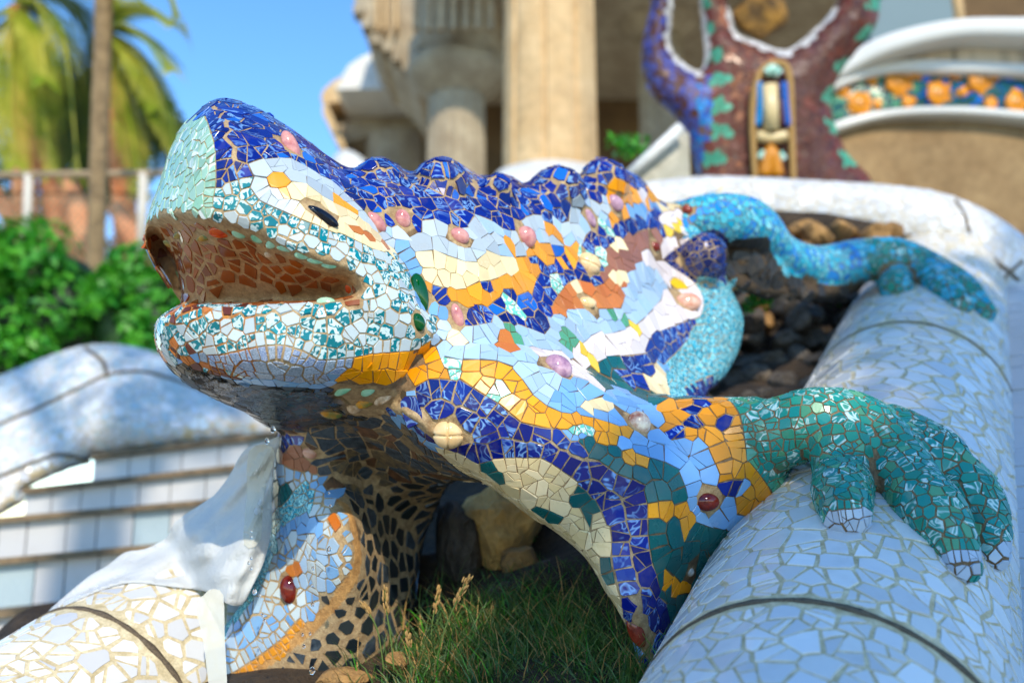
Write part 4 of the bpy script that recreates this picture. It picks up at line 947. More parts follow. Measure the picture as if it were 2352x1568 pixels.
# ------------------------------------------------------------------ white tiled rails
RC = {'r': (70, 6.5, ['railtile', 'railtile', 'railtile2'], 1), 'n': (40, 5, None, 0)}
def ring_near(D, ringDs, tol):
    return any(abs(D-r) < tol for r in ringDs)
def axial(p, base): return (Vector(p)-base).dot(RDN)
def build_rail(name, label, axis_fn, D0, D1, R, rings, seed, keep_fn, nfill, size=66):
    me, x, y = cyl_mesh(axis_fn, D0, D1, R)
    me.materials.append(M['railgrout']); me.shade_smooth()
    sf = Surf(me)
    t = thing(name, label, 'balustrade', axis_fn(D0)-Vector((0, 0, R)))
    link('core', me, t, (0, 0, 0))
    C = {'r': (size, 9.5, ['railtile', 'railtile', 'railtile2'], 1, .6), 'n': (40, 5, None, 0)}
    base = axis_fn(0.0); rl = [axial(axis_fn(r), base) for r in rings]
    mz = Mosaic(sf, C, lambda u, v, D, p: 'r', seed)
    per = C['r'][0]/FPX
    for r, ax in zip(rings, rl):                 # shards laid along both sides of each joint
        c = axis_fn(r); a = 0.0
        for k in range(80):
            d = x*math.cos(k*PI/40)+y*math.sin(k*PI/40); mz.push(c+d*R, d, 'n', 0.03)
        while a < 2*PI:
            for s_ in (-1, 1):
                q = c + (x*math.cos(a)+y*math.sin(a))*R + RDN*s_*(0.016+0.018)
                n = (x*math.cos(a)+y*math.sin(a)); mz.push(q, n, 'r', per*r)
            a += per*r*mz.r.uniform(0.85, 1.2)/R
    mz.size_at = lambda k, D: per*max(1.9, min(D, 3.0))
    def keep(p, n):
        ap = axial(p, base)
        if any(abs(ap-q) < 0.038 for q in rl): return False
        return keep_fn(p, n)
    mz.fill(nfill, keep)
    print(name, mz.build(t, 'tile', 300, 0.0012, tilt=0.008, follow=0.6))
    for r in rings:
        c = axis_fn(r); V = []; Fc = []; N = 96
        for k in range(N):
            a = 2*PI*k/N; d = x*math.cos(a)+y*math.sin(a)
            w = 0.0062*(1+0.25*math.sin(k*1.7)+0.2*math.sin(k*0.7))
            for (o, h) in ((-w, -0.01), (-w, 0.0016), (w, 0.0022), (w, -0.01)): V.append(c+d*(R+h)+RDN*o)
        for k in range(N):
            for j in range(3): Fc.append((k*4+j, k*4+j+1, ((k+1) % N)*4+j+1, ((k+1) % N)*4+j))
        mesh('joint_strip', V, Fc, M['joint'], t)
    return t, sf
def keep_rail(p, n):
    return n.dot(Vector(BN)) > -0.55 if not isinstance(n, np.ndarray) else (n[0]*BN.x+n[1]*BN.y+n[2]*BN.z) > -0.55
rail, rail_s = build_rail('round_balustrade', 'thick round balustrade of broken white tiles under the green claws', rail_axis, 0.9, 4.75, RR, (1.62, 3.2), 11, keep_rail, 36000, 68)
LP0 = ((352-1176)/FPX*2.45, (784-1588)/FPX*2.45, 2.45)
def lrail_axis(D): return axis_pt(LP0, 2.45, D)
lrail, lrail_s = build_rail('round_balustrade', 'short white tiled balustrade end lying under the draped cloth', lrail_axis, 1.6, 2.72, 0.30, (2.33,), 12, keep_rail, 16000, 64)

# rear rail that turns across the top of the ramp
rv, rf = ptube([(1500, 500, 5.3, 82), (1620, 488, 5.25, 82), (1760, 492, 5.15, 82), (1900, 500, 5.05, 82), (2030, 510, 4.95, 84), (2150, 535, 4.85, 88), (2250, 590, 4.75, 92), (2330, 680, 4.62, 96), (2390, 800, 4.5, 100), (2410, 950, 4.3, 100)], 40, 8)
rm = bpy.data.meshes.new('rear'); rm.from_pydata([tuple(v) for v in rv], [], rf); rm.update(); rm.materials.append(M['railgrout']); rm.shade_smooth()
bmx = bmesh.new(); bmx.from_mesh(rm); bmesh.ops.recalc_face_normals(bmx, faces=bmx.faces); bmx.to_mesh(rm); bmx.free()
rear = thing('curved_balustrade', 'white tiled balustrade bending across the top behind the hind leg', 'balustrade', P(1900, 560, 5.05))
link('core', rm, rear, (0, 0, 0)); rs_ = Surf(rm)
mz = Mosaic(rs_, {'r': (27, 2.2, ['railtile2', 'railtile2', 'railtile'], 0)}, lambda u, v, D, p: 'r', 14)
mz.fill(9000, lambda p, n: n[1] < 0.45 and p[2] > 0.6); print('rear', mz.build(rear, 'tile', 250, 0.002))
def surf_line(sf, px, rpx, parent, name, mat, n=5):
    pts = []
    for q in spline(px, n):
        h = sf.cast(q[0], q[1])
        if h is not None: pts.append(h[0]+h[1]*0.0015)
    if len(pts) > 1:
        D = proj(pts[0])[2]; MB().tube(pts, rpx/FPX*D, 6).build(name, mat, parent)
surf_line(rs_, [(1800, 531), (2000, 536), (2120, 545), (2200, 560), (2285, 600), (2340, 645)], 4.5, rear, 'joint_strip', M['joint'])
surf_line(rs_, [(2195, 462), (2215, 495), (2228, 535)], 4, rear, 'joint_strip', M['joint'])
surf_line(rs_, [(2350, 600), (2320, 625), (2298, 650)], 4, rear, 'joint_strip', M['joint'])

# ledge of white slabs beyond the rail
ledge = thing('stair_ledge', 'pale tiled ledge running up along the far side of the big balustrade', 'ledge', rail_axis(1.5)+BX*0.5-Vector((0, 0, .5)))
for k in range(30):
    c = rail_axis(1.25+k*0.112); w = (RD*0.112).length
    rot = Matrix((BX, RDN, BN)).transposed()
    mb = MB(); mb.box(c+BX*(0.57)+BN*(0.06+rng.uniform(-.002, .002)), 0.64, w-0.006, 0.02, rot); mb.build('slab', M['railtile2'], ledge, False)
c0, c1 = rail_axis(1.2), rail_axis(4.7)
mb = MB(); mb.box((c0+c1)/2+BX*0.57-BN*0.25, 0.63, (c1-c0).length, 0.595, Matrix((BX, RDN, BN)).transposed()); mb.build('core', M['whitewash'], ledge, False)

# ------------------------------------------------------------------ rocks
def bed_hit(u, v):
    d = ray(u, v); q = d.dot(BN)
    if abs(q) < 1e-6: return None
    t = (BED0-CAMLOC).dot(BN)/q
    return CAMLOC+d*t if 0.5 < t < 8 else None
def rock(name, u, v, D, rx, ry, mat, seed, parent=None, label=None, group=None, depth=None, squash=0.0):
    b_ = bed_hit(u, v)
    if b_ is not None and D < 6: D = min(D, proj(b_)[2]-0.02)
    bm = bmesh.new(); bmesh.ops.create_icosphere(bm, subdivisions=3, radius=1.0); r = random.Random(seed)
    ph = [(Vector((r.gauss(0, 1), r.gauss(0, 1), r.gauss(0, 1))).normalized(), r.uniform(0.55, 0.95)) for _ in range(14)]
    ax, ay = rx/FPX*D, ry/FPX*D; az = depth if depth else (ax+ay)/2
    V = []
    for q in bm.verts:
        c = q.co.copy()
        for n_, d_ in ph:
            e = c.dot(n_)-d_
            if e > 0: c -= n_*e*0.85
        k = 1+0.05*math.sin(c.x*9+seed)+0.05*math.sin(c.y*11+c.z*7)
        V.append(Vector((c.x*ax*k, c.y*az*k, c.z*ay*k)) + P(u, v, D))
    Fc = [tuple(x.index for x in f.verts) for f in bm.faces]; bm.free()
    o = mesh(name, V, Fc, mat, parent, smooth=False)
    if label: setp(o, label, 'rock', group)
    return o
rock('rock', 1150, 1235, 3.3, 110, 120, M['ochrerock'], 2, label='large sunlit tan rock seen through the arch under the lizard', depth=0.16)
rock('rock', 1195, 1292, 2.85, 58, 50, M['rock'], 5, label='brown boulder in the arch in front of the tan rock')
rock('rock', 1295, 1300, 2.7, 88, 28, M['greyrock'], 6, label='flat grey stone slab behind the grass beside the lizard leg')
rock('rock', 1170, 1365, 2.62, 62, 48, M['greyrock'], 9, label='grey stone at the edge of the grass below the brown boulder')
rock('rock', 1050, 1270, 2.85, 66, 150, M['greyrock'], 8, label='tall dark rock in the shade under the belly', depth=0.14)
rock('rock', 915, 1520, 2.12, 40, 24, M['rock'], 12, label='small tan stone at the foot of the seed stalks')
rock('rock', 790, 1556, 2.12, 80, 24, M['rock'], 13, label='low tan stone under the far foreleg')
rwall = thing('rock_wall', 'dark rough rock wall in the gap between the belly and the balustrade', 'rock wall', P(1820, 930, 4.0))
rr = random.Random(4)
for j in range(9):
    for i in range(9):
        u = 1600+i*56+rr.uniform(-14, 14)+(j % 2)*25; v = 545+j*48+rr.uniform(-12, 12)
        if u > 2040: continue
        rock('stone', u, v, 4.35-0.08*j+rr.uniform(-.08, .08), rr.uniform(30, 44), rr.uniform(26, 38), M['rock'] if (u < 1790 and v < 760 and rr.random() < .5) or v < 600 else M['greyrock'], 100+j*10+i, rwall, depth=0.11)
mbx = MB(); v_, f_ = inflate([(1500, 520), (2060, 520), (2010, 700), (1900, 1000), (1560, 1000)], 4.5, 60, 0.05, 0.3, step=30); mbx.add(v_, f_); mbx.build('mortar', M['soil'], rwall)

# ------------------------------------------------------------------ grass, stalks, small plants
def leaf_mat(name, c1, c2, rough=0.5, trans=0.25, scale=6):
    t = NT(name); n = t.noise(t.pos(), scale, 3)
    col = t.ramp(n, [(0.35, lin(c1)), (0.65, lin(c2))]); t.color(col); t.set(Roughness=rough)
    tr = t.n('ShaderNodeBsdfTranslucent'); t.l(col, tr.inputs[0]); mx = t.n('ShaderNodeMixShader'); mx.inputs[0].default_value = trans
    t.l(t.b.outputs[0], mx.inputs[1]); t.l(tr.outputs[0], mx.inputs[2]); t.l(mx.outputs[0], t.out.inputs[0]); return t.m
M['grass'] = leaf_mat('grass_blade', (34, 78, 22), (104, 132, 66), 0.5, 0.25, 30)
M['straw'] = plain_mat('dry_straw', (176, 138, 80), 0.8, 0.2, 40)
M['leafgreen'] = leaf_mat('fresh_leaf', (18, 118, 24), (96, 182, 46), 0.45, 0.3, 9)
M['stalk'] = plain_mat('green_stalk', (96, 116, 50), 0.7, 0.2, 40)
GP = [(930, 1600), (960, 1500), (1040, 1440), (1120, 1400), (1210, 1360), (1330, 1330), (1400, 1390), (1490, 1540), (1600, 1600), (1400, 1640), (900, 1640)]
gb = MB(); gr = random.Random(9); n = 0
while n < 5200:
    u = gr.uniform(780, 1600); v = gr.uniform(1330, 1640)
    if not pip(GP, u, v) and gr.random() > 0.06: continue
    b = bed_hit(u, v)
    if b is None: continue
    b = b - BN*0.02
    L = gr.uniform(0.06, 0.17)*(1 if v > 1400 else 0.8); a = gr.uniform(0, 2*PI); lean = Vector((math.cos(a), math.sin(a), 0)); w = gr.uniform(0.0012, 0.0028)
    side = Vector((-math.sin(a), math.cos(a), 0)) if gr.random() < .5 else Vector((1, 0, 0)); V = []; bend = gr.uniform(0.5, 1.5)
    for k in range(5):
        t = k/4; th = bend*t*1.5
        c = b + Vector((0, 0, 1))*L*(math.sin(min(th, PI))/max(bend*1.5, .2) if th > .01 else t) + lean*L*((1-math.cos(th))/max(bend*1.5, .2))
        ww = w*(1-t*0.85); V += [c-side*ww, c+side*ww]
    gb.add(V, [(2*k, 2*k+1, 2*k+3, 2*k+2) for k in range(4)]); n += 1
g_o = mesh('grass', gb.v, gb.f, [M['grass'], M['straw'], M['leafgreen']], None, True, [(1 if (i//4)*7919 % 100 < 13 else (2 if (i//4)*7919 % 100 > 92 else 0)) for i in range(len(gb.f))]); setp(g_o, 'dark tangled grass under the lizard', 'grass', kind='stuff')
STK = [([(905, 1540), (898, 1470), (888, 1403), (884, 1353)], 1.98, 'tall seed stalk with one upright straw ear, in front of the dark foreleg'),
       ([(1000, 1530), (1020, 1450), (1050, 1378), (1077, 1325)], 2.0, 'seed stalk leaning right with a spread straw head'),
       ([(882, 1540), (868, 1450), (846, 1405), (834, 1385)], 2.0, 'thin seed stalk leaning left beside the foreleg'),
       ([(994, 1500), (991, 1450), (998, 1400), (1010, 1348)], 2.15, 'grey green seed stalk behind the leaning one'),
       ([(942, 1530), (940, 1494), (938, 1455)], 2.0, 'short straw seed stalk between the tall ones')]
for px, D, lab in STK:
    s_ = spline(px, 6); pts = [P(a, b, D) for a, b in s_]
    t = thing('grass_stalk', lab, 'grass stalk', pts[0], group='seed stalks in the grass')
    MB().tube(pts, 0.0016, 6).build('stem', M['stalk'], t)
    hb = MB(); m = len(pts); k0 = int(m*0.68)
    for k in range(k0, m):
        for q in range(4):
            d = (pts[min(k+1, m-1)]-pts[k-1]).normalized(); o = Vector((gr.gauss(0, 1), gr.gauss(0, 1), gr.gauss(0, .6))).normalized()*gr.uniform(0.003, 0.011 if 'spread' in lab else 0.006)
            c = pts[k]+o; v_, f_ = ellipsoid(c, (0.0022, 0.0022, 0.0065), 6, 4, (d+o*20).to_track_quat('Z', 'Y').to_matrix()); hb.add(v_, f_)
    hb.build('seed_head', M['straw'], t)
def leaf_cloud(mb, c, rad, n, size, seed, shell=0.55, flat=0.0, up=0.3):
    r = random.Random(seed); c = Vector(c)
    lobes = [(Vector((r.gauss(0, .55), r.gauss(0, .55), r.gauss(0, .45))), r.uniform(.3, .6)) for _ in range(16)]
    for _ in range(n):
        lc, lr = r.choice(lobes); d = Vector((r.gauss(0, 1), r.gauss(0, 1), r.gauss(0, 1))).normalized()
        q = lc + d*lr*(shell+(1-shell)*r.random())
        if q.length > 1.15: q = q.normalized()*1.1
        p = c+Vector((q.x*rad[0], q.y*rad[1], q.z*rad[2]))
        nrm = (d+Vector((r.gauss(0, .5), r.gauss(0, .5), r.gauss(0, .5)+up))).normalized(); t1 = nrm.orthogonal().normalized(); t1 = (Matrix.Rotation(r.uniform(0, 6.28), 3, nrm) @ t1); t2 = nrm.cross(t1)
        s_ = size*r.uniform(.6, 1.3)
        mb.add([p-t1*s_, p+t2*s_*.4+nrm*s_*.12, p+t1*s_, p-t2*s_*.4+nrm*s_*.12], [(0, 1, 2, 3)])
    return mb
M['darkleaf'] = leaf_mat('dark_leaf', (16, 42, 18), (48, 84, 34), 0.5, 0.2, 3)
for (u, v, D, r_, lab) in [(1742, 690, 3.55, 34, 'small bright green plant growing from the dark rock wall'), (1160, 1175, 2.75, 10, 'tiny green weed on the tan rock in the arch'), (1235, 1245, 2.72, 17, 'low green weed behind the flat grey stone'), (965, 1500, 2.2, 30, 'small leafy weed beside the dark rock'), (1922, 690, 4.1, 18, 'green tuft on the rock wall near the hind foot'), (1440, 330, 5.9, 40, 'thin weed growing behind the lizard crest')]:
    mb = leaf_cloud(MB(), P(u, v, D), [r_/FPX*D*1.1, r_/FPX*D, r_/FPX*D], 130 if r_ > 25 else 50, r_/FPX*D*0.32, int(u))
    setp(mb.build('weed_plant', M['leafgreen']), lab, 'plant')

# ------------------------------------------------------------------ cloth draped over the foot, with tape
allme = union([], 0.1) if False else None
class Multi:
    def __init__(s, fs): s.f = fs
    def depth(s, u, v):
        best = None
        for f in s.f:
            h = f.cast(u, v)
            if h is not None:
                D = proj(h[0])[2]; best = D if best is None else min(best, D)
        return best
under = Multi([S, lrail_s])
CLO = [(646, 1004), (612, 1012), (569, 1028), (548, 1052), (531, 1085), (506, 1120), (486, 1141), (445, 1168), (404, 1197), (381, 1235), (332, 1260), (286, 1268), (247, 1298), (208, 1320), (161, 1358), (110, 1405), (170, 1382), (240, 1352), (306, 1338), (400, 1348), (475, 1358), (520, 1385), (556, 1388), (580, 1345), (606, 1290), (622, 1222), (626, 1140), (631, 1055)]
CDF = Depth([(640, 1015, 2.22), (622, 1180, 2.24), (560, 1330, 2.2), (500, 1140, 2.42), (400, 1220, 2.48), (300, 1280, 2.5), (180, 1350, 2.45), (560, 1060, 2.32), (400, 1330, 2.26), (300, 1335, 2.30), (500, 1350, 2.2), (560, 1200, 2.24), (450, 1260, 2.3)])
def cloth_front(X, Y, base, rd):
    out = base.copy(); edge = np.clip(dist_poly(CLO, X, Y)[0]/30, 0.15, 1)
    hs = [under.depth(x, y) for x, y in zip(X, Y)]
    raw = np.array([h if h is not None and abs(h-b) < 0.2 else b for h, b in zip(hs, base)])
    W = np.exp(-((X[:, None]-X[None])**2+(Y[:, None]-Y[None])**2)/(2*22.0**2)); sm = (W @ raw)/W.sum(1)
    for i in range(len(X)):
        x, y = X[i], Y[i]; h = hs[i]
        b = sm[i] if h is None else min(sm[i], h-0.002)
        # folds fan out from the top of the foot
        a = math.atan2(y-960, 700-x); r = math.hypot(x-700, y-960)
        fold = 0.020*math.sin(a*19+0.008*r+1.2*math.sin(r*.012))*min(1, r/260)+0.007*math.sin(a*47+1.3+r*.01)*min(1, r/200) + 0.006*math.sin(y*0.11+x*0.02)*(1 if y > 1270 else 0.2)
        out[i] = b-0.010+fold*edge[i]
    return out
cv, cf = inflate(CLO, CDF, 20, 0.0, 0.012, step=7, front_fn=cloth_front)
t = NT('thin_white_cloth'); t.color(lin((218, 220, 220))); t.set(Roughness=0.75)
tr = t.n('ShaderNodeBsdfTranslucent'); tr.inputs[0].default_value = lin((240, 238, 226)); mx = t.n('ShaderNodeMixShader'); mx.inputs[0].default_value = 0.25
t.l(t.b.outputs[0], mx.inputs[1]); t.l(tr.outputs[0], mx.inputs[2]); t.l(mx.outputs[0], t.out.inputs[0])
wv = t.noise(t.pos(), 26, 5, .65, .8); t.bump(wv, 0.7, 0.012); M['cloth'] = t.m
M['tape'] = plain_mat('pale_tape', (220, 218, 204), 0.5, 0.08, 20)
_t = M['tape'].node_tree; _o = [x for x in _t.nodes if x.type == 'OUTPUT_MATERIAL'][0]; _p = _o.inputs[0].links[0].from_socket; _tr = _t.nodes.new('ShaderNodeBsdfTransparent'); _mx = _t.nodes.new('ShaderNodeMixShader'); _mx.inputs[0].default_value = 0.42
_t.links.new(_p, _mx.inputs[1]); _t.links.new(_tr.outputs[0], _mx.inputs[2]); _t.links.new(_mx.outputs[0], _o.inputs[0])
cloth = thing('draped_cloth', 'thin white cloth draped over the lizard foot and the low balustrade', 'cloth', P(450, 1350, 2.3))
cme = mesh('sheet', cv, cf, M['cloth'], cloth)
csf = Surf(bpy.data.meshes['sheet']); csf.co = csf.co  # local coordinates; shifted below
off = np.array(tuple(WLOC['sheet'])); csf.bvh = BVHTree.FromPolygons((csf.co+off).tolist(), csf.tr.tolist(), all_triangles=True)
under2 = Multi([S, lrail_s, csf])
def tape(ol, dep, name='tape_strip'):
    dd = Depth(dep)
    def fr(X, Y, base, rd):
        hs = [under2.depth(x, y) for x, y in zip(X, Y)]
        raw = np.array([h if h is not None and abs(h-q) < 0.12 else q for h, q in zip(hs, base)])
        W = np.exp(-((X[:, None]-X[None])**2+(Y[:, None]-Y[None])**2)/(2*26.0**2)); sm = (W @ raw)/W.sum(1)
        return np.array([min(q, h-0.001) if h is not None and h > q-0.02 else q for q, h in zip(sm, hs)])-0.003
    v_, f_ = inflate(ol, dd, 10, 0, 0.002, step=9, front_fn=fr); mesh(name, v_, f_, M['tape'], cloth, smooth=False)
tape([(572, 1036), (618, 1022), (632, 1050), (606, 1130), (598, 1240), (560, 1250), (566, 1140)], [(600, 1040, 2.2), (600, 1200, 2.2), (570, 1250, 2.19), (620, 1100, 2.2)])
tape([(486, 1352), (512, 1366), (516, 1460), (520, 1600), (486, 1600), (468, 1480), (450, 1388), (468, 1366)], [(480, 1370, 2.1), (490, 1560, 2.02), (500, 1460, 2.07), (465, 1450, 2.08)])

# ------------------------------------------------------------------ water
w = NT('clear_water'); w.color((1, 1, 1, 1)); w.set(Roughness=0.0, Transmission_Weight=1.0, IOR=1.33); w.bump(w.noise(w.pos(), 60, 3, .5, 1.0), 0.6, 0.004); M['water'] = w.m
wd = NT('water_drop_clear'); wd.color((1, 1, 1, 1)); wd.set(Roughness=0.0, Transmission_Weight=1.0, IOR=1.33); M['drop'] = wd.m
WO = [(430, 846), (509, 872), (560, 882), (645, 892), (712, 895), (760, 900), (800, 925), (790, 965), (730, 985), (660, 984), (613, 974), (567, 944), (528, 928), (489, 910), (445, 884)]
def water_front(X, Y, base, rd):
    o = base.copy()
    for i in range(len(X)):
        h = S.cast(X[i], Y[i]); d = proj(h[0])[2] if h is not None else 2.0
        o[i] = d-0.006-0.004*math.sin(X[i]*.07+Y[i]*.22)-0.002*math.sin(X[i]*.19-Y[i]*.31)
    return o
v_, f_ = inflate(WO, 2.0, 10, 0, 0.02, step=7, front_fn=water_front)
setp(mesh('water', v_, f_, M['water']), 'sheet of water running down under the lower jaw', 'water', kind='stuff')
DR = [(627, 985, 8, 'hanging from the lowest point of the jaw'), (613, 1012, 7, 'falling just below the jaw drip'), (526, 912, 6, 'hanging from the jaw under its tip'), (577, 1220, 4, 'first of the string falling past the cloth top tape'), (577, 1233, 4, 'second in the string by the tape strip'), (577, 1281, 4, 'falling at mid height before the cloth'), (571, 1292, 4, 'leftmost of the cluster before the cloth'), (577, 1304, 4, 'lowest of the cluster before the cloth'), (585, 1358, 7, 'large, beside the teal edge of the foot'), (597, 1366, 4, 'small, right of the large one by the teal edge'), (603, 1413, 5, 'over the pale blue shards of the foot'), (607, 1425, 5, 'just under the one over the pale blue shards'), (756, 1132, 3, 'tiny, near the chest shadow'), (759, 1161, 4, 'before the stone rim of the foot'), (756, 1260, 7, 'large, before the pale shards right of the red knob'), (719, 1304, 5, 'level with the top of the red knob'), (716, 1343, 4, 'right beside the red knob'), (718, 1387, 6, 'below and right of the red knob'), (695, 1456, 4, 'before the ochre shards'), (712, 1454, 4, 'right of the one before the ochre shards'), (698, 1483, 5, 'before the black shards low on the foot'), (717, 1539, 9, 'biggest, near the bottom edge over the low stone')]
for (u, v, r_, lab) in DR:
    D = 1.97; r_ = r_/FPX*D*0.8; c = P(u, v, D)
    V, Fc = ellipsoid((0, 0, 0), (r_, r_, r_*1.3), 12, 8)
    V = [Vector((q.x*(1-0.35*max(0, q.z/r_)), q.y*(1-0.35*max(0, q.z/r_)), q.z))+c for q in V]
    setp(mesh('water_drop', V, Fc, M['drop']), 'clear water drop '+lab, 'water drop', 'drops falling from the jaw')
# ------------------------------------------------------------------ background: prisms and strips built at their own distance
def prism(ol, D, thick, smooth_n=1, back=None):
    o = spline(ol, smooth_n, True) if smooth_n > 1 else np.array(ol, float)
    n = len(o); dirv = Vector((0, 1, 0))*thick
    fr = [P(a[0], a[1], D) for a in o]
    # stand the face upright: keep every corner in the plane y = const
    y0 = P(o[0][0], o[0][1], D).y; fr = []
    for a in o:
        d = ray(a[0], a[1]); fr.append(CAMLOC+d*(y0/d.y))
    V = fr + [p+dirv for p in fr]
    ar = sum(o[i][0]*o[(i+1) % n][1]-o[(i+1) % n][0]*o[i][1] for i in range(n))
    idx = list(range(n))
    if ar > 0: idx.reverse()
    Fc = [tuple(reversed(idx)) if False else tuple(idx), tuple(i+n for i in reversed(idx))]
    for i in range(n):
        a, b = idx[i], idx[(i+1) % n]; Fc.append((b, a, a+n, b+n))
    return V, Fc
def part(name, ol, D, thick, mat, parent, sn=1, smooth=False):
    v, f = prism(ol, D, thick, sn); return mesh(name, v, f, mat, parent, smooth)
def revolve(prof, cx, cy, seg=40, flute=None):
    """profile (radius, z)"""
    V = []; Fc = []
    for (r, z) in prof:
        for k in range(seg):
            a = 2*PI*k/seg; q = r*(flute(a, z) if flute else 1.0); V.append((cx+q*math.cos(a), cy+q*math.sin(a), z))
    for i in range(len(prof)-1):
        for k in range(seg):
            a = i*seg+k; b = i*seg+(k+1) % seg; Fc.append((a, b, b+seg, a+seg))
    return V, Fc
def zat(v, D, u=1176):
    """height of the view ray at the vertical plane of that depth"""
    return P(u, v, D).z
# ------------------------------------------------------------------ columned hall
hall = thing('columned_hall', 'sandstone hall with fluted columns behind the lizard', 'building', P(1300, 700, 12))
def column(u, D, rpx, v_top, v_bot, mat, cap=None, sides=20, depth=0.05, twist=0.0, groove=False):
    c = P(u, 300, D); r = rpx/FPX*D; z1 = zat(v_top, D); z0 = zat(v_bot, D)
    if groove:
        def fl(a, z):
            t = ((a+twist)*sides/(2*PI)) % 1.0; d = min(t, 1-t)
            return 1.0-0.10*math.exp(-(d/0.055)**2)
        seg = sides*14
    else:
        def fl(a, z):
            t = ((a+twist)*sides/(2*PI)) % 1.0; return 1.0-depth*math.sin(PI*t)
        seg = sides*6
    co = thing_part = None
    V, Fc = revolve([(r*1.03, z0), (r*0.99, z1)], c.x, c.y, seg, fl)
    col = mesh('column', V, Fc, mat, hall, smooth=False)
    if cap:
        V, Fc = revolve([(q/FPX*D, zat(v, D)) for q, v in cap], c.x, c.y, 40); mesh('capital', V, Fc, mat, col)
    return col
column(1263, 8.6, 106, -100, 470, M['sandstone'], None, 9, 0.03, twist=1.02, groove=True)
c2 = column(1048, 14, 66, 190, 470, M['sandstone_dim'], [(66, 222), (84, 205), (112, 178), (118, 160), (112, 140), (104, 133), (104, 128)], 20, 0.06)
V, Fc = revolve([(113/FPX*14, zat(130, 14)), (113/FPX*14, zat(78, 14)), (100/FPX*14, zat(70, 14)), (100/FPX*14, zat(-60, 14))], P(1048, 300, 14).x, P(1048, 300, 14).y, 8); mesh('abacus', V, Fc, M['sandstone_dim'], c2, False)
for k in range(7):
    u = 958+k*28; mb = MB(); mb.box(P(u, 10, 13.25), 0.09, 0.12, 0.75); mb.build('triglyph', M['sandstone_dim'], c2, False)
column(1522, 14.5, 52, 60, 470, M['sandstone_dim'], [(52, 70), (70, 55), (96, 30), (96, -10), (86, -14), (86, -60)], 20, 0.06)
column(905, 20, 62, 318, 470, M['sandstone_dim'], None, 20, 0.05)
part('wall', [(985, -160), (2060, -160), (2060, 520), (985, 520)], 18, 0.5, M['darkwall'], hall)
zr = P(1200, -66, 13.4).z
mb = MB(); x0 = P(1010, 0, 12).x-0.4; x1 = P(2060, 0, 14).x+2
mb.box(((x0+x1)/2, (10.2+19)/2, zr+0.5), x1-x0, 8.8, 1.0); mb.build('roof', M['sandstone_dim'], hall, False)  # roof slab mostly above view, its overhang set to shade columns and wall
part('cornice', [(800, -80), (815, 0), (830, 40), (852, 62), (862, 92), (880, 96), (892, 112), (930, 148), (950, 178), (985, 190), (1000, 150), (1185, 130), (1185, -80)], 16, 2.4, M['sandstone_dim'], hall)
for k, (u, v) in enumerate([(826, 30), (845, 62), (866, 98), (893, 116), (915, 138), (938, 160)]):
    mb = MB(); mb.box(P(u, v, 15.8), 0.16, 0.3, 0.16); mb.build('dentil', M['sandstone_dim'], hall, False)
for u in (862, 880, 905):
    part('rib', [(u, -40), (u+8, -40), (u+8, 60), (u, 70)], 15.7, 0.3, M['sandstone'], hall)
# far corner of the entablature
part('cornice', [(782, 190), (800, 152), (850, 122), (900, 110), (928, 118), (940, 140), (945, 190), (948, 200), (780, 205)], 18.6, 4, M['whitewash'], hall, 2)  # cap whiter than the stone below: sunlight put into its colour
part('cornice', [(743, 206), (800, 168), (880, 152), (962, 170), (975, 200), (975, 226), (860, 220), (750, 238)], 19.6, 3, M['sandstone'], hall, 2)
part('cornice', [(750, 238), (860, 222), (975, 226), (985, 262), (880, 255), (830, 268), (762, 288)], 20.3, 3, M['sandstone_dim'], hall, 2)
part('cornice', [(768, 292), (830, 270), (880, 256), (985, 266), (992, 296), (900, 296), (850, 312), (792, 326), (775, 318)], 19.8, 3, M['sandstone_dim'], hall, 2)
part('frieze', [(780, 322), (850, 312), (992, 296), (992, 420), (832, 420), (800, 352)], 20.6, 3, M['sandstone_dim'], hall)
part('end_face', [(741, 212), (752, 240), (788, 322), (800, 352), (776, 332), (756, 290), (741, 262)], 19.5, 2, M['sandstone'], hall)

# pale parapet humps between the lizard crest and the hall
for ol, D, lab in [([(1120, 470), (1138, 400), (1180, 378), (1250, 366), (1330, 372), (1385, 395), (1400, 470)], 7.5, 'rounded white parapet top behind the middle of the crest'), ([(750, 420), (765, 362), (790, 344), (818, 352), (850, 378), (890, 420)], 11, 'small white parapet knob behind the lizard nape')]:
    v, f = inflate(ol, D, 60, 0.25, 0.9, step=12); setp(mesh('parapet', v, f, M['whitewash']), lab, 'parapet')
pier = thing('sloped_pier', 'grey stone pier with a sloping white coping behind the crest', 'pier', P(1520, 480, 5.7))
part('panel', [(1448, 400), (1560, 298), (1582, 306), (1590, 520), (1470, 520)], 5.7, 0.16, stone_mat('grey_green_panel', (150, 146, 128), (196, 190, 172), 5, .9, .4, .006), pier)
MB().tube([P(1440, 408, 5.66), P(1564, 292, 5.66)], 0.034, 12).build('coping', M['whitewash'], pier)

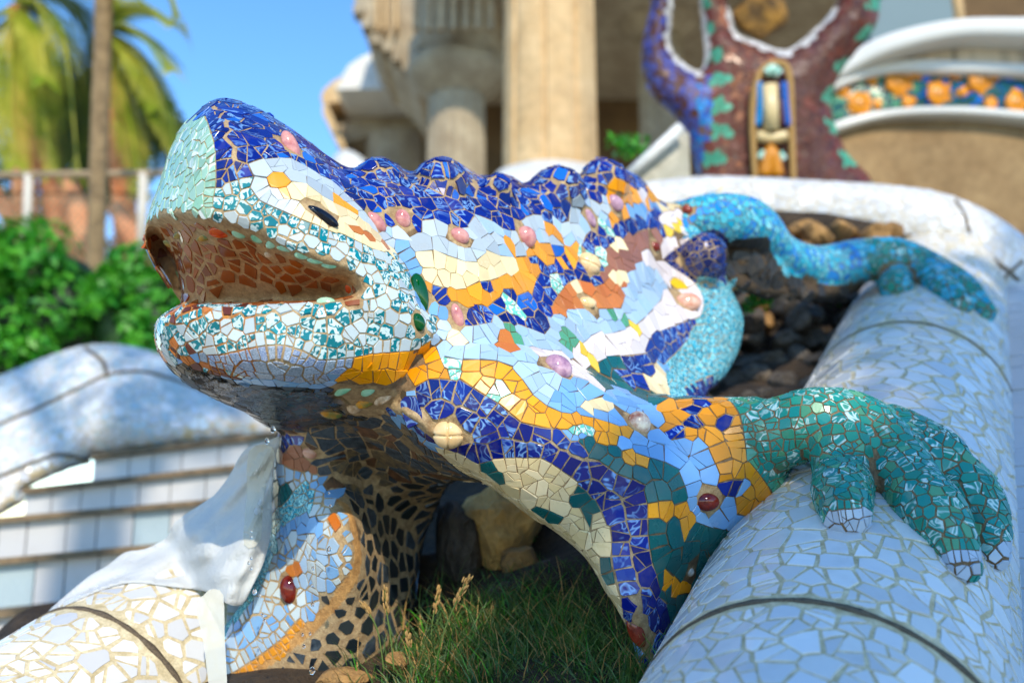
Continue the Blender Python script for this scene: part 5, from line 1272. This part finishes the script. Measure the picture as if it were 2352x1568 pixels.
# ------------------------------------------------------------------ mosaic tripod with a rock cradled on top
TRI_O = [(1502, -60), (1501, 0), (1486, 60), (1476, 132), (1486, 193), (1506, 230), (1546, 262), (1577, 305), (1596, 361), (1602, 420), (1596, 470), (1640, 490), (1990, 490), (2004, 420), (1950, 361), (1926, 313), (1906, 241), (1926, 172), (1970, 112), (2010, 60), (2020, 0), (2022, -60)]
H1 = [(1556, -40), (1540, 40), (1538, 100), (1556, 136), (1606, 166), (1620, 130), (1614, 60), (1600, -40)]
H2 = [(1676, -40), (1680, 40), (1692, 78), (1740, 98), (1806, 118), (1862, 78), (1906, 34), (1922, -40)]
tv, tf = inflate(TRI_O, 6.5, 70, 0.16, 0.5, step=11, holes=(H1, H2))
tm = bpy.data.meshes.new('tri'); tm.from_pydata([tuple(p) for p in tv], [], tf); tm.update(); tm.materials.append(plain_mat('tripod_cement', (110, 84, 70), .9, .2)); tm.shade_smooth()
tri = thing('mosaic_tripod', 'tall red and blue mosaic tripod with striped green ribs, cradling a rock', 'sculpture', P(1760, 480, 6.6))
link('body', tm, tri, (0, 0, 0)); ts = Surf(tm)
TC = {'v': (17, 1.6, ['violet', 'violet', 'purple'], 0), 'p': (19, 1.8, ['maroon', 'maroon', 'maroon', 'brown'], 0), 'q': (20, 1.8, ['purple', 'purple', 'maroon'], 0), 'g': (13, 0.8, ['ribgreen'], 0), 'm': (13, 0.8, ['ribbrown'], 0), 'w': (24, 1, ['railtile2'], 0), 's': (16, 1.2, ['hipblue', 'cobalt', 'violet'], 0), 'o': (14, 1.4, ['ochre_'], 0)}
TC['o'] = (14, 1.4, ['amber', 'rust', 'cream'], 0)
RIBL = spline([(1600, -60), (1609, 0), (1637, 100), (1649, 160), (1657, 220), (1655, 281), (1645, 341), (1629, 401), (1601, 455)], 8); RIBR = spline([(2012, -60), (2010, 0), (2000, 60), (1966, 112), (1926, 172), (1908, 241), (1926, 313), (1950, 361), (2000, 425)], 8)
def pl_dist(pl, u, v):
    d, _, _ = dist_poly(pl, np.array([u]), np.array([v]), False); return float(d[0])
def tri_class(u, v, D, p):
    for h in (H1, H2):
        if dist_poly(h, np.array([u]), np.array([v]))[0][0] < 13 and u < 1925: return 'w'
    if pl_dist(RIBL, u, v) < 22: return 'g' if int((v+400)/30) % 2 else 'm'
    if pl_dist(RIBR, u, v) < 15: return 'g' if int((v+410)/36) % 2 else 'm'
    if u < 1640 and pl_dist(RIBL, u, v) < 60 and v > 200: return 's'
    if u < 1640: return 'v'
    return 'q' if u > 1800+0.12*(v-200) else 'p'
mz = Mosaic(ts, TC, tri_class, 21)
mz.fill(17000, lambda p, n: n[1] < 0.2); print('tripod', mz.build(tri, 'tile', 300, 0.003, tilt=0.08))
mb = MB(); mb.tube([P(1768, 195, 6.42), P(1772, 300, 6.42)], 0.05, 12); mb.build('column_relief', M['cream'], tri)
for (a, b, mt) in [([(1735, 420), (1728, 260), (1745, 170), (1785, 145), (1812, 170), (1818, 300), (1822, 420)], 0.022, 'straw'), ([(1738, 312), (1770, 318), (1806, 312)], 0.04, 'sand'), ([(1755, 405), (1770, 345), (1786, 405)], 0.045, 'ochre_'), ([(1742, 190), (1746, 240), (1740, 290)], 0.026, 'hipblue'), ([(1800, 190), (1804, 240), (1810, 290)], 0.026, 'cobalt'), ([(1758, 170), (1772, 158), (1790, 172)], 0.035, 'mintpale'), ([(1752, 230), (1756, 285)], 0.022, 'maroon'), ([(1790, 230), (1796, 290)], 0.022, 'maroon'), ([(1745, 365), (1756, 350)], 0.03, 'mintpale'), ([(1800, 368), (1788, 352)], 0.03, 'mintpale')]:
    mb = MB(); mb.tube([P(x[0], x[1], 6.44) for x in spline(a, 5)], b, 8); mb.build('ornament', M['straw'] if mt == 'straw' else (M['amber'] if mt == 'ochre_' else M[mt]), tri)
rock('rock', 1742, 40, 6.75, 62, 62, stone_mat('ochre_rock', (80, 62, 40), (190, 140, 60), 7, .9, .9, .02, (40, 34, 30)), 31, label='rough ochre rock cradled in the mosaic tripod', depth=0.18)

# ------------------------------------------------------------------ curved terrace wall with a flowered mosaic band
def strip(pl, thick, off=0.0, n=8, rnd=False):
    """pl: (u, v_top, v_bottom, depth) along the wall; rnd gives it a half-round face"""
    s = spline(pl, n); V = []; Fc = []; K = 10 if rnd else 4
    for (u, a, b, D) in s:
        t = P(u, a, D); y = t.y-off
        dt = ray(u, a); db = ray(u, b); t = CAMLOC+dt*(y/dt.y); q = CAMLOC+db*(y/db.y); q.x = t.x
        if rnd:
            h = (t-q)/2; c = (t+q)/2+Vector((0, h.length, 0))
            for k in range(8):
                an = PI/2+PI*k/7; V.append(c+h*math.sin(an)+Vector((0, h.length*math.cos(an)*0.55, 0)))
            V += [q+Vector((0, thick, 0)), t+Vector((0, thick, 0))]
        else: V += [t, q, q+Vector((0, thick, 0)), t+Vector((0, thick, 0))]
    for i in range(len(s)-1):
        for k in range(K):
            a = i*K+k; b = i*K+(k+1) % K; Fc.append((a, b, b+K, a+K))
    Fc += [tuple(reversed(range(K))), tuple(len(V)-K+k for k in range(K))]
    return V, Fc
terr = thing('terrace_wall', 'curved terrace wall with white copings and a green band of orange flowers', 'wall', P(2150, 470, 8))
def st(name, pl, thick, mat, off=0.0):
    if name == 'coping': mat = M['coping']
    v, f = strip(pl, thick, off, rnd=(name == 'coping')); return mesh(name, v, f, mat, terr, name == 'coping')
st('coping', [(1860, 180, 215, 8.4), (1950, 116, 160, 8.35), (2050, 66, 112, 8.2), (2200, 34, 76, 8), (2352, 29, 74, 7.8), (2480, 30, 76, 7.6)], 0.5, M['whitewash'], 0.12)
t = NT('stained_render'); n1 = t.noise(t.pos(), 3.0, 5, .6); mp = t.n('ShaderNodeMapping'); mp.inputs['Scale'].default_value = (9, 9, 0.8); t.l(t.pos(), mp.inputs[0]); n2 = t.noise(mp.outputs[0], 1.0, 4, .6)
t.color(t.mix(t.ramp(n2, [(.45, (0, 0, 0)), (.7, (.8, .8, .8))]), lin((214, 190, 158)), lin((70, 62, 52)))); t.set(Roughness=.9); M['stained'] = t.m
st('wall', [(1860, 205, 265, 8.5), (1950, 152, 178, 8.35), (2050, 106, 150, 8.3), (2200, 72, 140, 8.1), (2352, 70, 148, 7.9), (2480, 72, 156, 7.7)], 0.3, M['stained'])
st('coping', [(1860, 212, 240, 8.4), (1935, 166, 193, 8.35), (2050, 133, 161, 8.3), (2200, 131, 160, 8.1), (2352, 139, 165, 7.9), (2480, 150, 178, 7.7)], 0.4, M['whitewash'], 0.06)
band_pl = [(1860, 235, 318, 8.45), (1935, 188, 276, 8.4), (2050, 156, 250, 8.35), (2200, 154, 246, 8.15), (2352, 160, 256, 7.95), (2480, 174, 274, 7.75)]
st('band', band_pl, 0.3, M['darkleaf'] if False else plain_mat('band_teal_grout', (10, 84, 84), .5, .3, 6))
bv_, bf_ = strip(band_pl, 0.02, 0.012); bmx = bpy.data.meshes.new('b'); bmx.from_pydata([tuple(p) for p in bv_], [], bf_); bmx.update()
bb = bmesh.new(); bb.from_mesh(bmx); bmesh.ops.recalc_face_normals(bb, faces=bb.faces); bmesh.ops.subdivide_edges(bb, edges=bb.edges, cuts=2, use_grid_fill=True); bb.to_mesh(bmx); bb.free()
bs = Surf(bmx)
FL = [(1975, 238, 27), (2065, 188, 31), (2157, 215, 28), (2253, 187, 28), (2335, 235, 26), (2003, 183, 14), (2105, 172, 14), (2085, 235, 14), (1938, 210, 12), (2190, 172, 12), (2212, 212, 12), (2275, 240, 14), (2015, 243, 10), (2286, 175, 8)]
def band_class(u, v, D, p):
    for (a, b, r_) in FL:
        if math.hypot(u-a, v-b) < r_: return 'o'
    return 'g' if u < 2110 else 'b'
mz = Mosaic(bs, {'o': (12, 1.2, ['amber', 'orange'], 0), 'g': (15, 1.4, ['greenplain', 'dteal', 'dteal'], 0), 'b': (15, 1.4, ['dteal', 'dteal', 'cobalt'], 0)}, band_class, 23)
mz.fill(9000, lambda p, n: n[1] < -0.3); print('band', mz.build(terr, 'tile', 300, 0.004))
for (a, b, r_) in FL:
    h = bs.cast(a, b)
    if h is None: continue
    D = proj(h[0])[2]; R_ = r_/FPX*D; nrm = Vector((0, -1, 0)); V, Fc = ellipsoid(h[0], (R_, 0.03, R_), 24, 12)
    f0 = mesh('flower', V, Fc, M['orange'], terr)
    if r_ > 20:
        v, f = ellipsoid(h[0]+nrm*0.018, (R_*.6, 0.02, R_*.6), 12, 6); mesh('centre', v, f, M['amber'], f0)
st('coping', [(1850, 312, 335, 8.35), (1930, 273, 294, 8.3), (2050, 247, 264, 8.25), (2200, 241, 258, 8.05), (2352, 251, 269, 7.85), (2480, 268, 286, 7.65)], 0.45, M['whitewash'], 0.08)
st('wall', [(1840, 325, 700, 8.4), (1920, 288, 720, 8.35), (2050, 258, 740, 8.3), (2200, 252, 760, 8.1), (2352, 263, 780, 7.9), (2480, 292, 800, 7.7)], 0.4, M['wallbeige'])
uw = thing('upper_wall', 'plain grey blue upper wall above the terrace coping', 'wall', P(2100, 200, 11))
part('panel', [(2000, -160), (2190, -160), (2190, 180), (2000, 180)], 11, 0.5, plain_mat('grey_blue_render', (120, 140, 146), .9, .25, 1.0), uw)
part('panel', [(2190, -160), (2560, -160), (2560, 180), (2190, 180)], 11.3, 0.5, M['darkwall'], uw)
MB().tube([P(2207, 62, 8.1), P(2192, -40, 8.1)], 0.042, 10).build('pole', M['sandstone'])
setp(bpy.data.objects['pole'], 'thin tan pole standing on the terrace wall coping', 'pole')

# ------------------------------------------------------------------ left: stairs, parapet, hedge, fence, palms
M['riser'] = tile_mat('glaze_riser_grey_blue', 'plain', (178, 198, 206), (196, 210, 212), 0.2)
stairs = thing('staircase', 'wide stairs with white tiled risers and brown stone treads', 'stairs', P(100, 1500, 4.2))
TR = [((210, 1043), (690, 984), 5.3, 12), ((52, 1121), (690, 1050), 4.95, 12), ((-110, 1196), (690, 1128), 4.6, 13), ((-110, 1291), (640, 1222), 4.25, 15), ((-110, 1412), (560, 1340), 3.95, 17), ((-110, 1530), (500, 1460), 3.65, 19)]
def ptY(u, v, y):
    d = ray(u, v); return CAMLOC+d*(y/d.y)
for i, ((u0, v0), (u1, v1), D, th) in enumerate(TR):
    a = P(u0, v0, D); b = P(u1, v1, D*1.03); hgt = th/FPX*D; ris = 0.17*0.9
    ax = (b-a); L = ax.length; ax.normalize(); az = Vector((0, 0, 1)); ay = az.cross(ax).normalized()
    if ay.y < 0: ay = -ay
    rot = Matrix((ax, ay, az)).transposed()
    tread = MB(); tread.box((a+b)/2+ay*0.30-az*hgt/2, L, 0.62, hgt, rot); tread.build('tread', M['joint'] if False else stone_mat('tread_stone', (96, 84, 66), (146, 124, 94), 14, .9, .5, .006) if i == 0 else bpy.data.materials['tread_stone'], stairs, False)
    x = 0.0; q = random.Random(i)
    while x < L-0.02:
        w = min(q.uniform(0.12, 0.2), L-x); h = ris+0.12
        tb = MB(); tb.box(a+ax*(x+w/2)+ay*(0.05+q.uniform(0, .004))-az*(hgt+h/2), w-0.006, 0.02, h, rot)
        tb.build('tile', q.choice([M['railtile2'], M['railtile2'], M['railtile2'], M['railtile'], M['riser']]), stairs, False); x += w
    cb = MB(); cb.box((a+b)/2+ay*0.36-az*(hgt+0.3), L, 0.58, 0.6, rot); cb.build('core', M['railgrout'], stairs, False)
PO = [(-80, 905), (0, 864), (80, 831), (170, 799), (240, 790), (300, 796), (370, 816), (430, 850), (520, 905), (640, 955), (720, 990), (720, 1030), (640, 1003), (420, 1022), (210, 1046), (208, 1062), (160, 1075), (54, 1124), (52, 1150), (-80, 1190)]
PD = Depth([(0, 880, 5.7), (240, 800, 5.7), (430, 860, 5.7), (640, 970, 5.8), (0, 1000, 5.3), (240, 930, 5.3), (500, 960, 5.45), (0, 1120, 5.05), (200, 1040, 5.25), (100, 1090, 5.1), (420, 1015, 5.35)])
pv, pf = inflate(PO, PD, 70, 0.12, 0.6, step=12)
pr = thing('stair_parapet', 'swelling white parapet beside the stairs with dark joint lines', 'parapet', P(200, 1100, 5.4))
pm = bpy.data.meshes.new('par'); pm.from_pydata([tuple(v) for v in pv], [], pf); pm.update(); pm.materials.append(M['railgrout']); pm.shade_smooth(); link('body', pm, pr, (0, 0, 0)); ps = Surf(pm)
mz = Mosaic(ps, {'r': (25, 1.8, ['railtile2', 'railtile2', 'white'], 0)}, lambda u, v, D, p: 'r', 31); mz.fill(12000, lambda p, n: n[1] < 0.4); print('parapet', mz.build(pr, 'tile', 250, 0.002))
for ln in [[(-40, 992), (40, 958), (100, 932), (170, 898), (250, 862), (330, 855), (430, 884), (520, 920)], [(246, 868), (236, 832), (196, 800)], [(-40, 1112), (40, 1078), (110, 1050), (150, 1044), (206, 1056)]]:
    surf_line(ps, ln, 5.0, pr, 'joint_strip', M['joint'])
hr = random.Random(2)
for (u, v, D, rx, ry, n_, lab) in [(90, 700, 8.0, 215, 185, 7200, 'large rounded green bush at the edge of the stairs'), (320, 735, 7.8, 130, 160, 4800, 'smaller green bush beside the white parapet'), (20, 830, 7.7, 170, 110, 3200, 'low green bush in front of the large rounded one')]:
    b = thing('bush', lab, 'bush', P(u, v+ry, D)); k = 1/FPX*D
    leaf_cloud(MB(), P(u, v, D), [rx*k, rx*k*.8, ry*k], n_, 0.055, int(u)+5, .6).build('foliage', M['leafgreen'], b)
    v_, f_ = ellipsoid(P(u, v+10, D), (rx*k*.75, rx*k*.5, ry*k*.75)); mesh('inner_twigs', v_, f_, M['darkleaf'], b)
for (u, v, D, rx, ry, n_, lab) in [(330, 620, 13.5, 150, 90, 1500, 'dark low shrub behind the fence mesh'), (60, 600, 13.5, 170, 80, 1500, 'dark shrub at the foot of the orange trunks')]:
    b = thing('bush', lab, 'bush', P(u, v+ry, D)); k = 1/FPX*D; leaf_cloud(MB(), P(u, v, D), [rx*k, rx*k*.6, ry*k], n_, 0.09, int(u)+9, .6).build('foliage', M['darkleaf'], b)
# fence
fe = thing('wire_fence', 'low fence with white posts, a brown top rail and wire mesh', 'fence', P(200, 600, 10.5))
M['post'] = plain_mat('white_post', (206, 200, 188), .6, .1); M['rail'] = plain_mat('brown_rail', (168, 146, 116), .7, .2)
MB().tube([P(-60, 403, 10.5), P(360, 398, 10.5), P(420, 396, 10.5)], 0.04, 8).build('top_rail', M['rail'], fe)
for u0, v0, u1, v1, r_ in [(66, 400, 60, 590, .048), (330, 396, 322, 620, .048), (-40, 402, -44, 590, .048)]: MB().tube([P(u0, v0, 10.5), P(u1, v1, 10.5)], r_, 10).build('post', M['post'], fe)
mb = MB()
for k in range(34):
    for s_ in (-1, 1):
        u = -60+k*16; mb.tube([P(u, 445, 10.5), P(u+s_*150, 620, 10.5)], 0.0045, 4, False)
for k in range(2): mb.tube([P(-60, 445, 10.5), P(420, 445, 10.5)], .01, 4, False)
mb.build('wire_mesh', M['rail'], fe)
# palms
M['frond'] = leaf_mat('palm_frond', (128, 150, 34), (206, 200, 84), 0.4, 0.35, 2)
M['frond_dark'] = leaf_mat('palm_frond_old', (40, 70, 22), (96, 116, 40), 0.45, 0.25, 2)
M['trunk'] = stone_mat('palm_trunk', (112, 92, 66), (168, 142, 104), 8, .9, .6, .02)
M['terracotta'] = stone_mat('orange_trunk_fibre', (214, 128, 82), (240, 178, 134), 5, .9, .6, .03)
def frond(px, D0, D1, mat, parent, ll=0.55, seed=0, n=34):
    s = spline(px, 10); m = len(s); r = random.Random(seed); mb = MB()
    pts = [P(a[0], a[1], D0+(D1-D0)*i/(m-1)) for i, a in enumerate(s)]
    mb.tube(pts, [0.035*(1-0.8*i/m) for i in range(m)], 6)
    for k in range(n):
        f = 0.06+0.94*k/(n-1); q = f*(m-1); i = min(int(q), m-2); c = pts[i].lerp(pts[i+1], q-i); t = (pts[i+1]-pts[i]).normalized()
        sd = t.cross(Vector((0, 0, 1))); sd = sd.normalized() if sd.length > 1e-3 else Vector((1, 0, 0))
        L = ll*(0.5+0.9*math.sin(PI*min(1, f*0.9+0.08)))*r.uniform(.85, 1.1)
        for sg in (-1, 1):
            d = (sd*sg*0.8 + t*0.85 + Vector((0, 0, -0.12))).normalized(); e = (d+Vector((0, 0, -0.4))).normalized(); w = t*0.015
            mb.add([c-w, c+w, c+d*L*.55+w*1.1, c+d*L*.55-w*1.1, c+d*L*.55+e*L*.45], [(0, 1, 2, 3), (3, 2, 4)])
    return mb.build('frond', mat, parent, False)
pa = thing('palm_tree', 'slim palm whose bare trunk rises past the top of the picture', 'palm tree', P(222, 620, 9.2))
tp = [(218, 640, 9.2, 21), (222, 500, 9.2, 20), (229, 300, 9.2, 20), (236, 100, 9.2, 20), (240, -80, 9.2, 20), (243, -260, 9.2, 20)]
s_ = spline(tp, 30); V, Fc = tube_geo([P(a[0], a[1], a[2]) for a in s_], [a[3]/FPX*a[2]*(1+0.035*(i % 3 == 0)) for i, a in enumerate(s_)], 14); mesh('trunk', V, Fc, M['trunk'], pa)
for k, px in enumerate([[(243, -250), (310, -160), (380, -40), (410, 34)], [(243, -250), (150, -260), (60, -180), (20, -60)], [(243, -250), (330, -330), (450, -320), (520, -200)], [(243, -250), (200, -330), (100, -380), (0, -320)], [(243, -250), (280, -200), (300, -120), (305, -30)]]):
    frond(px, 9.2, 9.0, M['frond'], pa, .5, 40+k)
def palm(label, base, crown, D, fr, dark, seed):
    b = thing('palm_tree', label, 'palm tree', P(base[0], base[1], D))
    MB().tube([P(base[0], base[1], D), P((base[0]+crown[0])/2+4, (base[1]+crown[1])/2, D), P(crown[0], crown[1], D)], [.16, .13, .12], 12).build('trunk', M['terracotta'], b)
    for k, px in enumerate(fr): frond(px, D, D-0.7, M['frond'], b, .46, seed+k, 46)
    for k, px in enumerate(dark): frond(px, D+.2, D+1.2, M['frond_dark'], b, .5, seed+50+k, 34)
palm('bushy palm with arching yellow green fronds at the picture edge', (60, 640), (40, 20), 11.5,
     [[(40, 20), (62, 36), (92, 90), (106, 185)], [(40, 30), (80, 90), (96, 220), (122, 400)], [(40, 10), (110, 20), (150, 110), (180, 400)], [(40, 20), (30, 120), (24, 260), (38, 380)], [(40, 10), (-20, 60), (-40, 200), (-50, 330)], [(40, 0), (80, -60), (150, -60), (215, -10)], [(40, 0), (0, -80), (-60, -90), (-110, -20)]],
     [[(40, 30), (50, 130), (60, 230), (64, 340)], [(40, 30), (120, 110), (160, 220), (210, 330)], [(40, 30), (10, 120), (-10, 240), (0, 360)], [(40, 10), (130, 60), (190, 140), (240, 250)], [(40, 20), (70, 160), (110, 300), (150, 430)], [(40, 0), (130, -10), (200, 30), (250, 120)]], 60)
palm('palm with long drooping fronds behind the slim bare trunk', (300, 640), (240, 70), 12.5,
     [[(240, 70), (300, 66), (360, 100), (398, 162)], [(240, 80), (290, 110), (330, 160), (362, 246)], [(240, 80), (310, 180), (368, 260), (414, 370)], [(240, 90), (280, 200), (305, 310), (322, 440)], [(240, 70), (330, 130), (390, 250), (410, 430)], [(240, 60), (280, 20), (350, 20), (400, 60)]],
     [[(240, 80), (300, 170), (340, 290), (366, 400)], [(240, 80), (260, 200), (270, 330), (280, 470)], [(240, 80), (200, 180), (160, 300), (150, 420)], [(240, 80), (320, 150), (380, 260), (400, 360)], [(240, 80), (230, 200), (226, 320), (222, 420)]], 80)
for k, (a, b, r_, lab) in enumerate([((-10, 440), (60, 590), .10, 'orange fibrous trunk leaning at the left end of the fence'), ((30, 270), (62, 370), .08, 'short orange palm stump high behind the fence rail'), ((90, 320), (136, 560), .11, 'orange leaning trunk right of the near white fence post'), ((140, 400), (206, 610), .17, 'thick orange trunk leaning behind the slim palm'), ((262, 470), (330, 610), .11, 'orange trunk leaning behind the second white fence post')]):
    mb = MB(); mb.tube([P(a[0], a[1], 11.8), P((a[0]+b[0])/2+6, (a[1]+b[1])/2, 11.8), P(b[0], b[1], 11.8)], [r_*.8, r_*1.05, r_*1.2], 10); setp(mb.build('leaning_trunk', M['terracotta']), lab, 'trunk', 'orange trunks behind the fence')
tree = thing('broad_tree', 'dark leafy tree filling the gap behind the palms', 'tree', P(120, 640, 15))
MB().tube([P(120, 660, 15), P(130, 330, 15)], [.3, .15], 8).build('trunk', M['trunk'], tree)
mb = leaf_cloud(MB(), P(120, 290, 15), [1.75, 1.0, 1.25], 5200, 0.12, 77, .5); mb.build('crown', M['darkleaf'], tree)

# unseen trees behind the camera, crowns shaped to throw shade on the right and the stairs

def lightpt(a, b, t):
    e1 = SDIR.cross(Vector((0, 0, 1))).normalized(); e2 = e1.cross(SDIR).normalized()
    if e2.z < 0: e2 = -e2
    return e1*a + e2*b - SDIR*t
for k0, (name, lab, base, lobes) in enumerate([('broad_tree', 'tall leafy tree standing behind the viewer', None, [(3.3, 1.0, 2.25), (1.25, 1.2, 1.0), (2.35, 2.85, 0.85), (2.05, 2.1, 0.75), (3.0, 3.0, 0.8), (5.6, 2.5, 1.7), (3.95, 4.0, 0.9)]), ('broad_tree', 'leafy tree behind the viewer shading the stairs', None, [(-0.8, 4.7, 1.0), (-2.0, 5.2, 0.8)])]):
    c0 = lightpt(lobes[0][0]-.3, lobes[0][1]-.1, 14); b = thing(name, lab, 'tree', (c0.x, c0.y, 0))
    MB().tube([(c0.x, c0.y, 0), (c0.x+.1, c0.y, 3), (c0.x, c0.y, c0.z)], [.35, .26, .12], 10).build('trunk', M['trunk'], b)
    mb = MB(); mi = MB()
    for k, (a, q, r_) in enumerate(lobes):
        c = lightpt(a, q, 14); leaf_cloud(mb, c, [r_]*3, int((1500 if k0 == 0 else 250)*r_), 0.11, 300+k, .75)
        v, f = ellipsoid(c, (r_*(.86 if k0 == 0 else .25),)*3, 16, 10); mi.add(v, f); mi.tube([(c0.x, c0.y, c0.z-1.0), c], [.12, .05], 6)  # solid masses added inside the crowns to make their shade full
    mb.build('crown', M['darkleaf'], b); o = mi.build('inner_foliage', M['darkleaf'], b); o['kind'] = 'stuff'
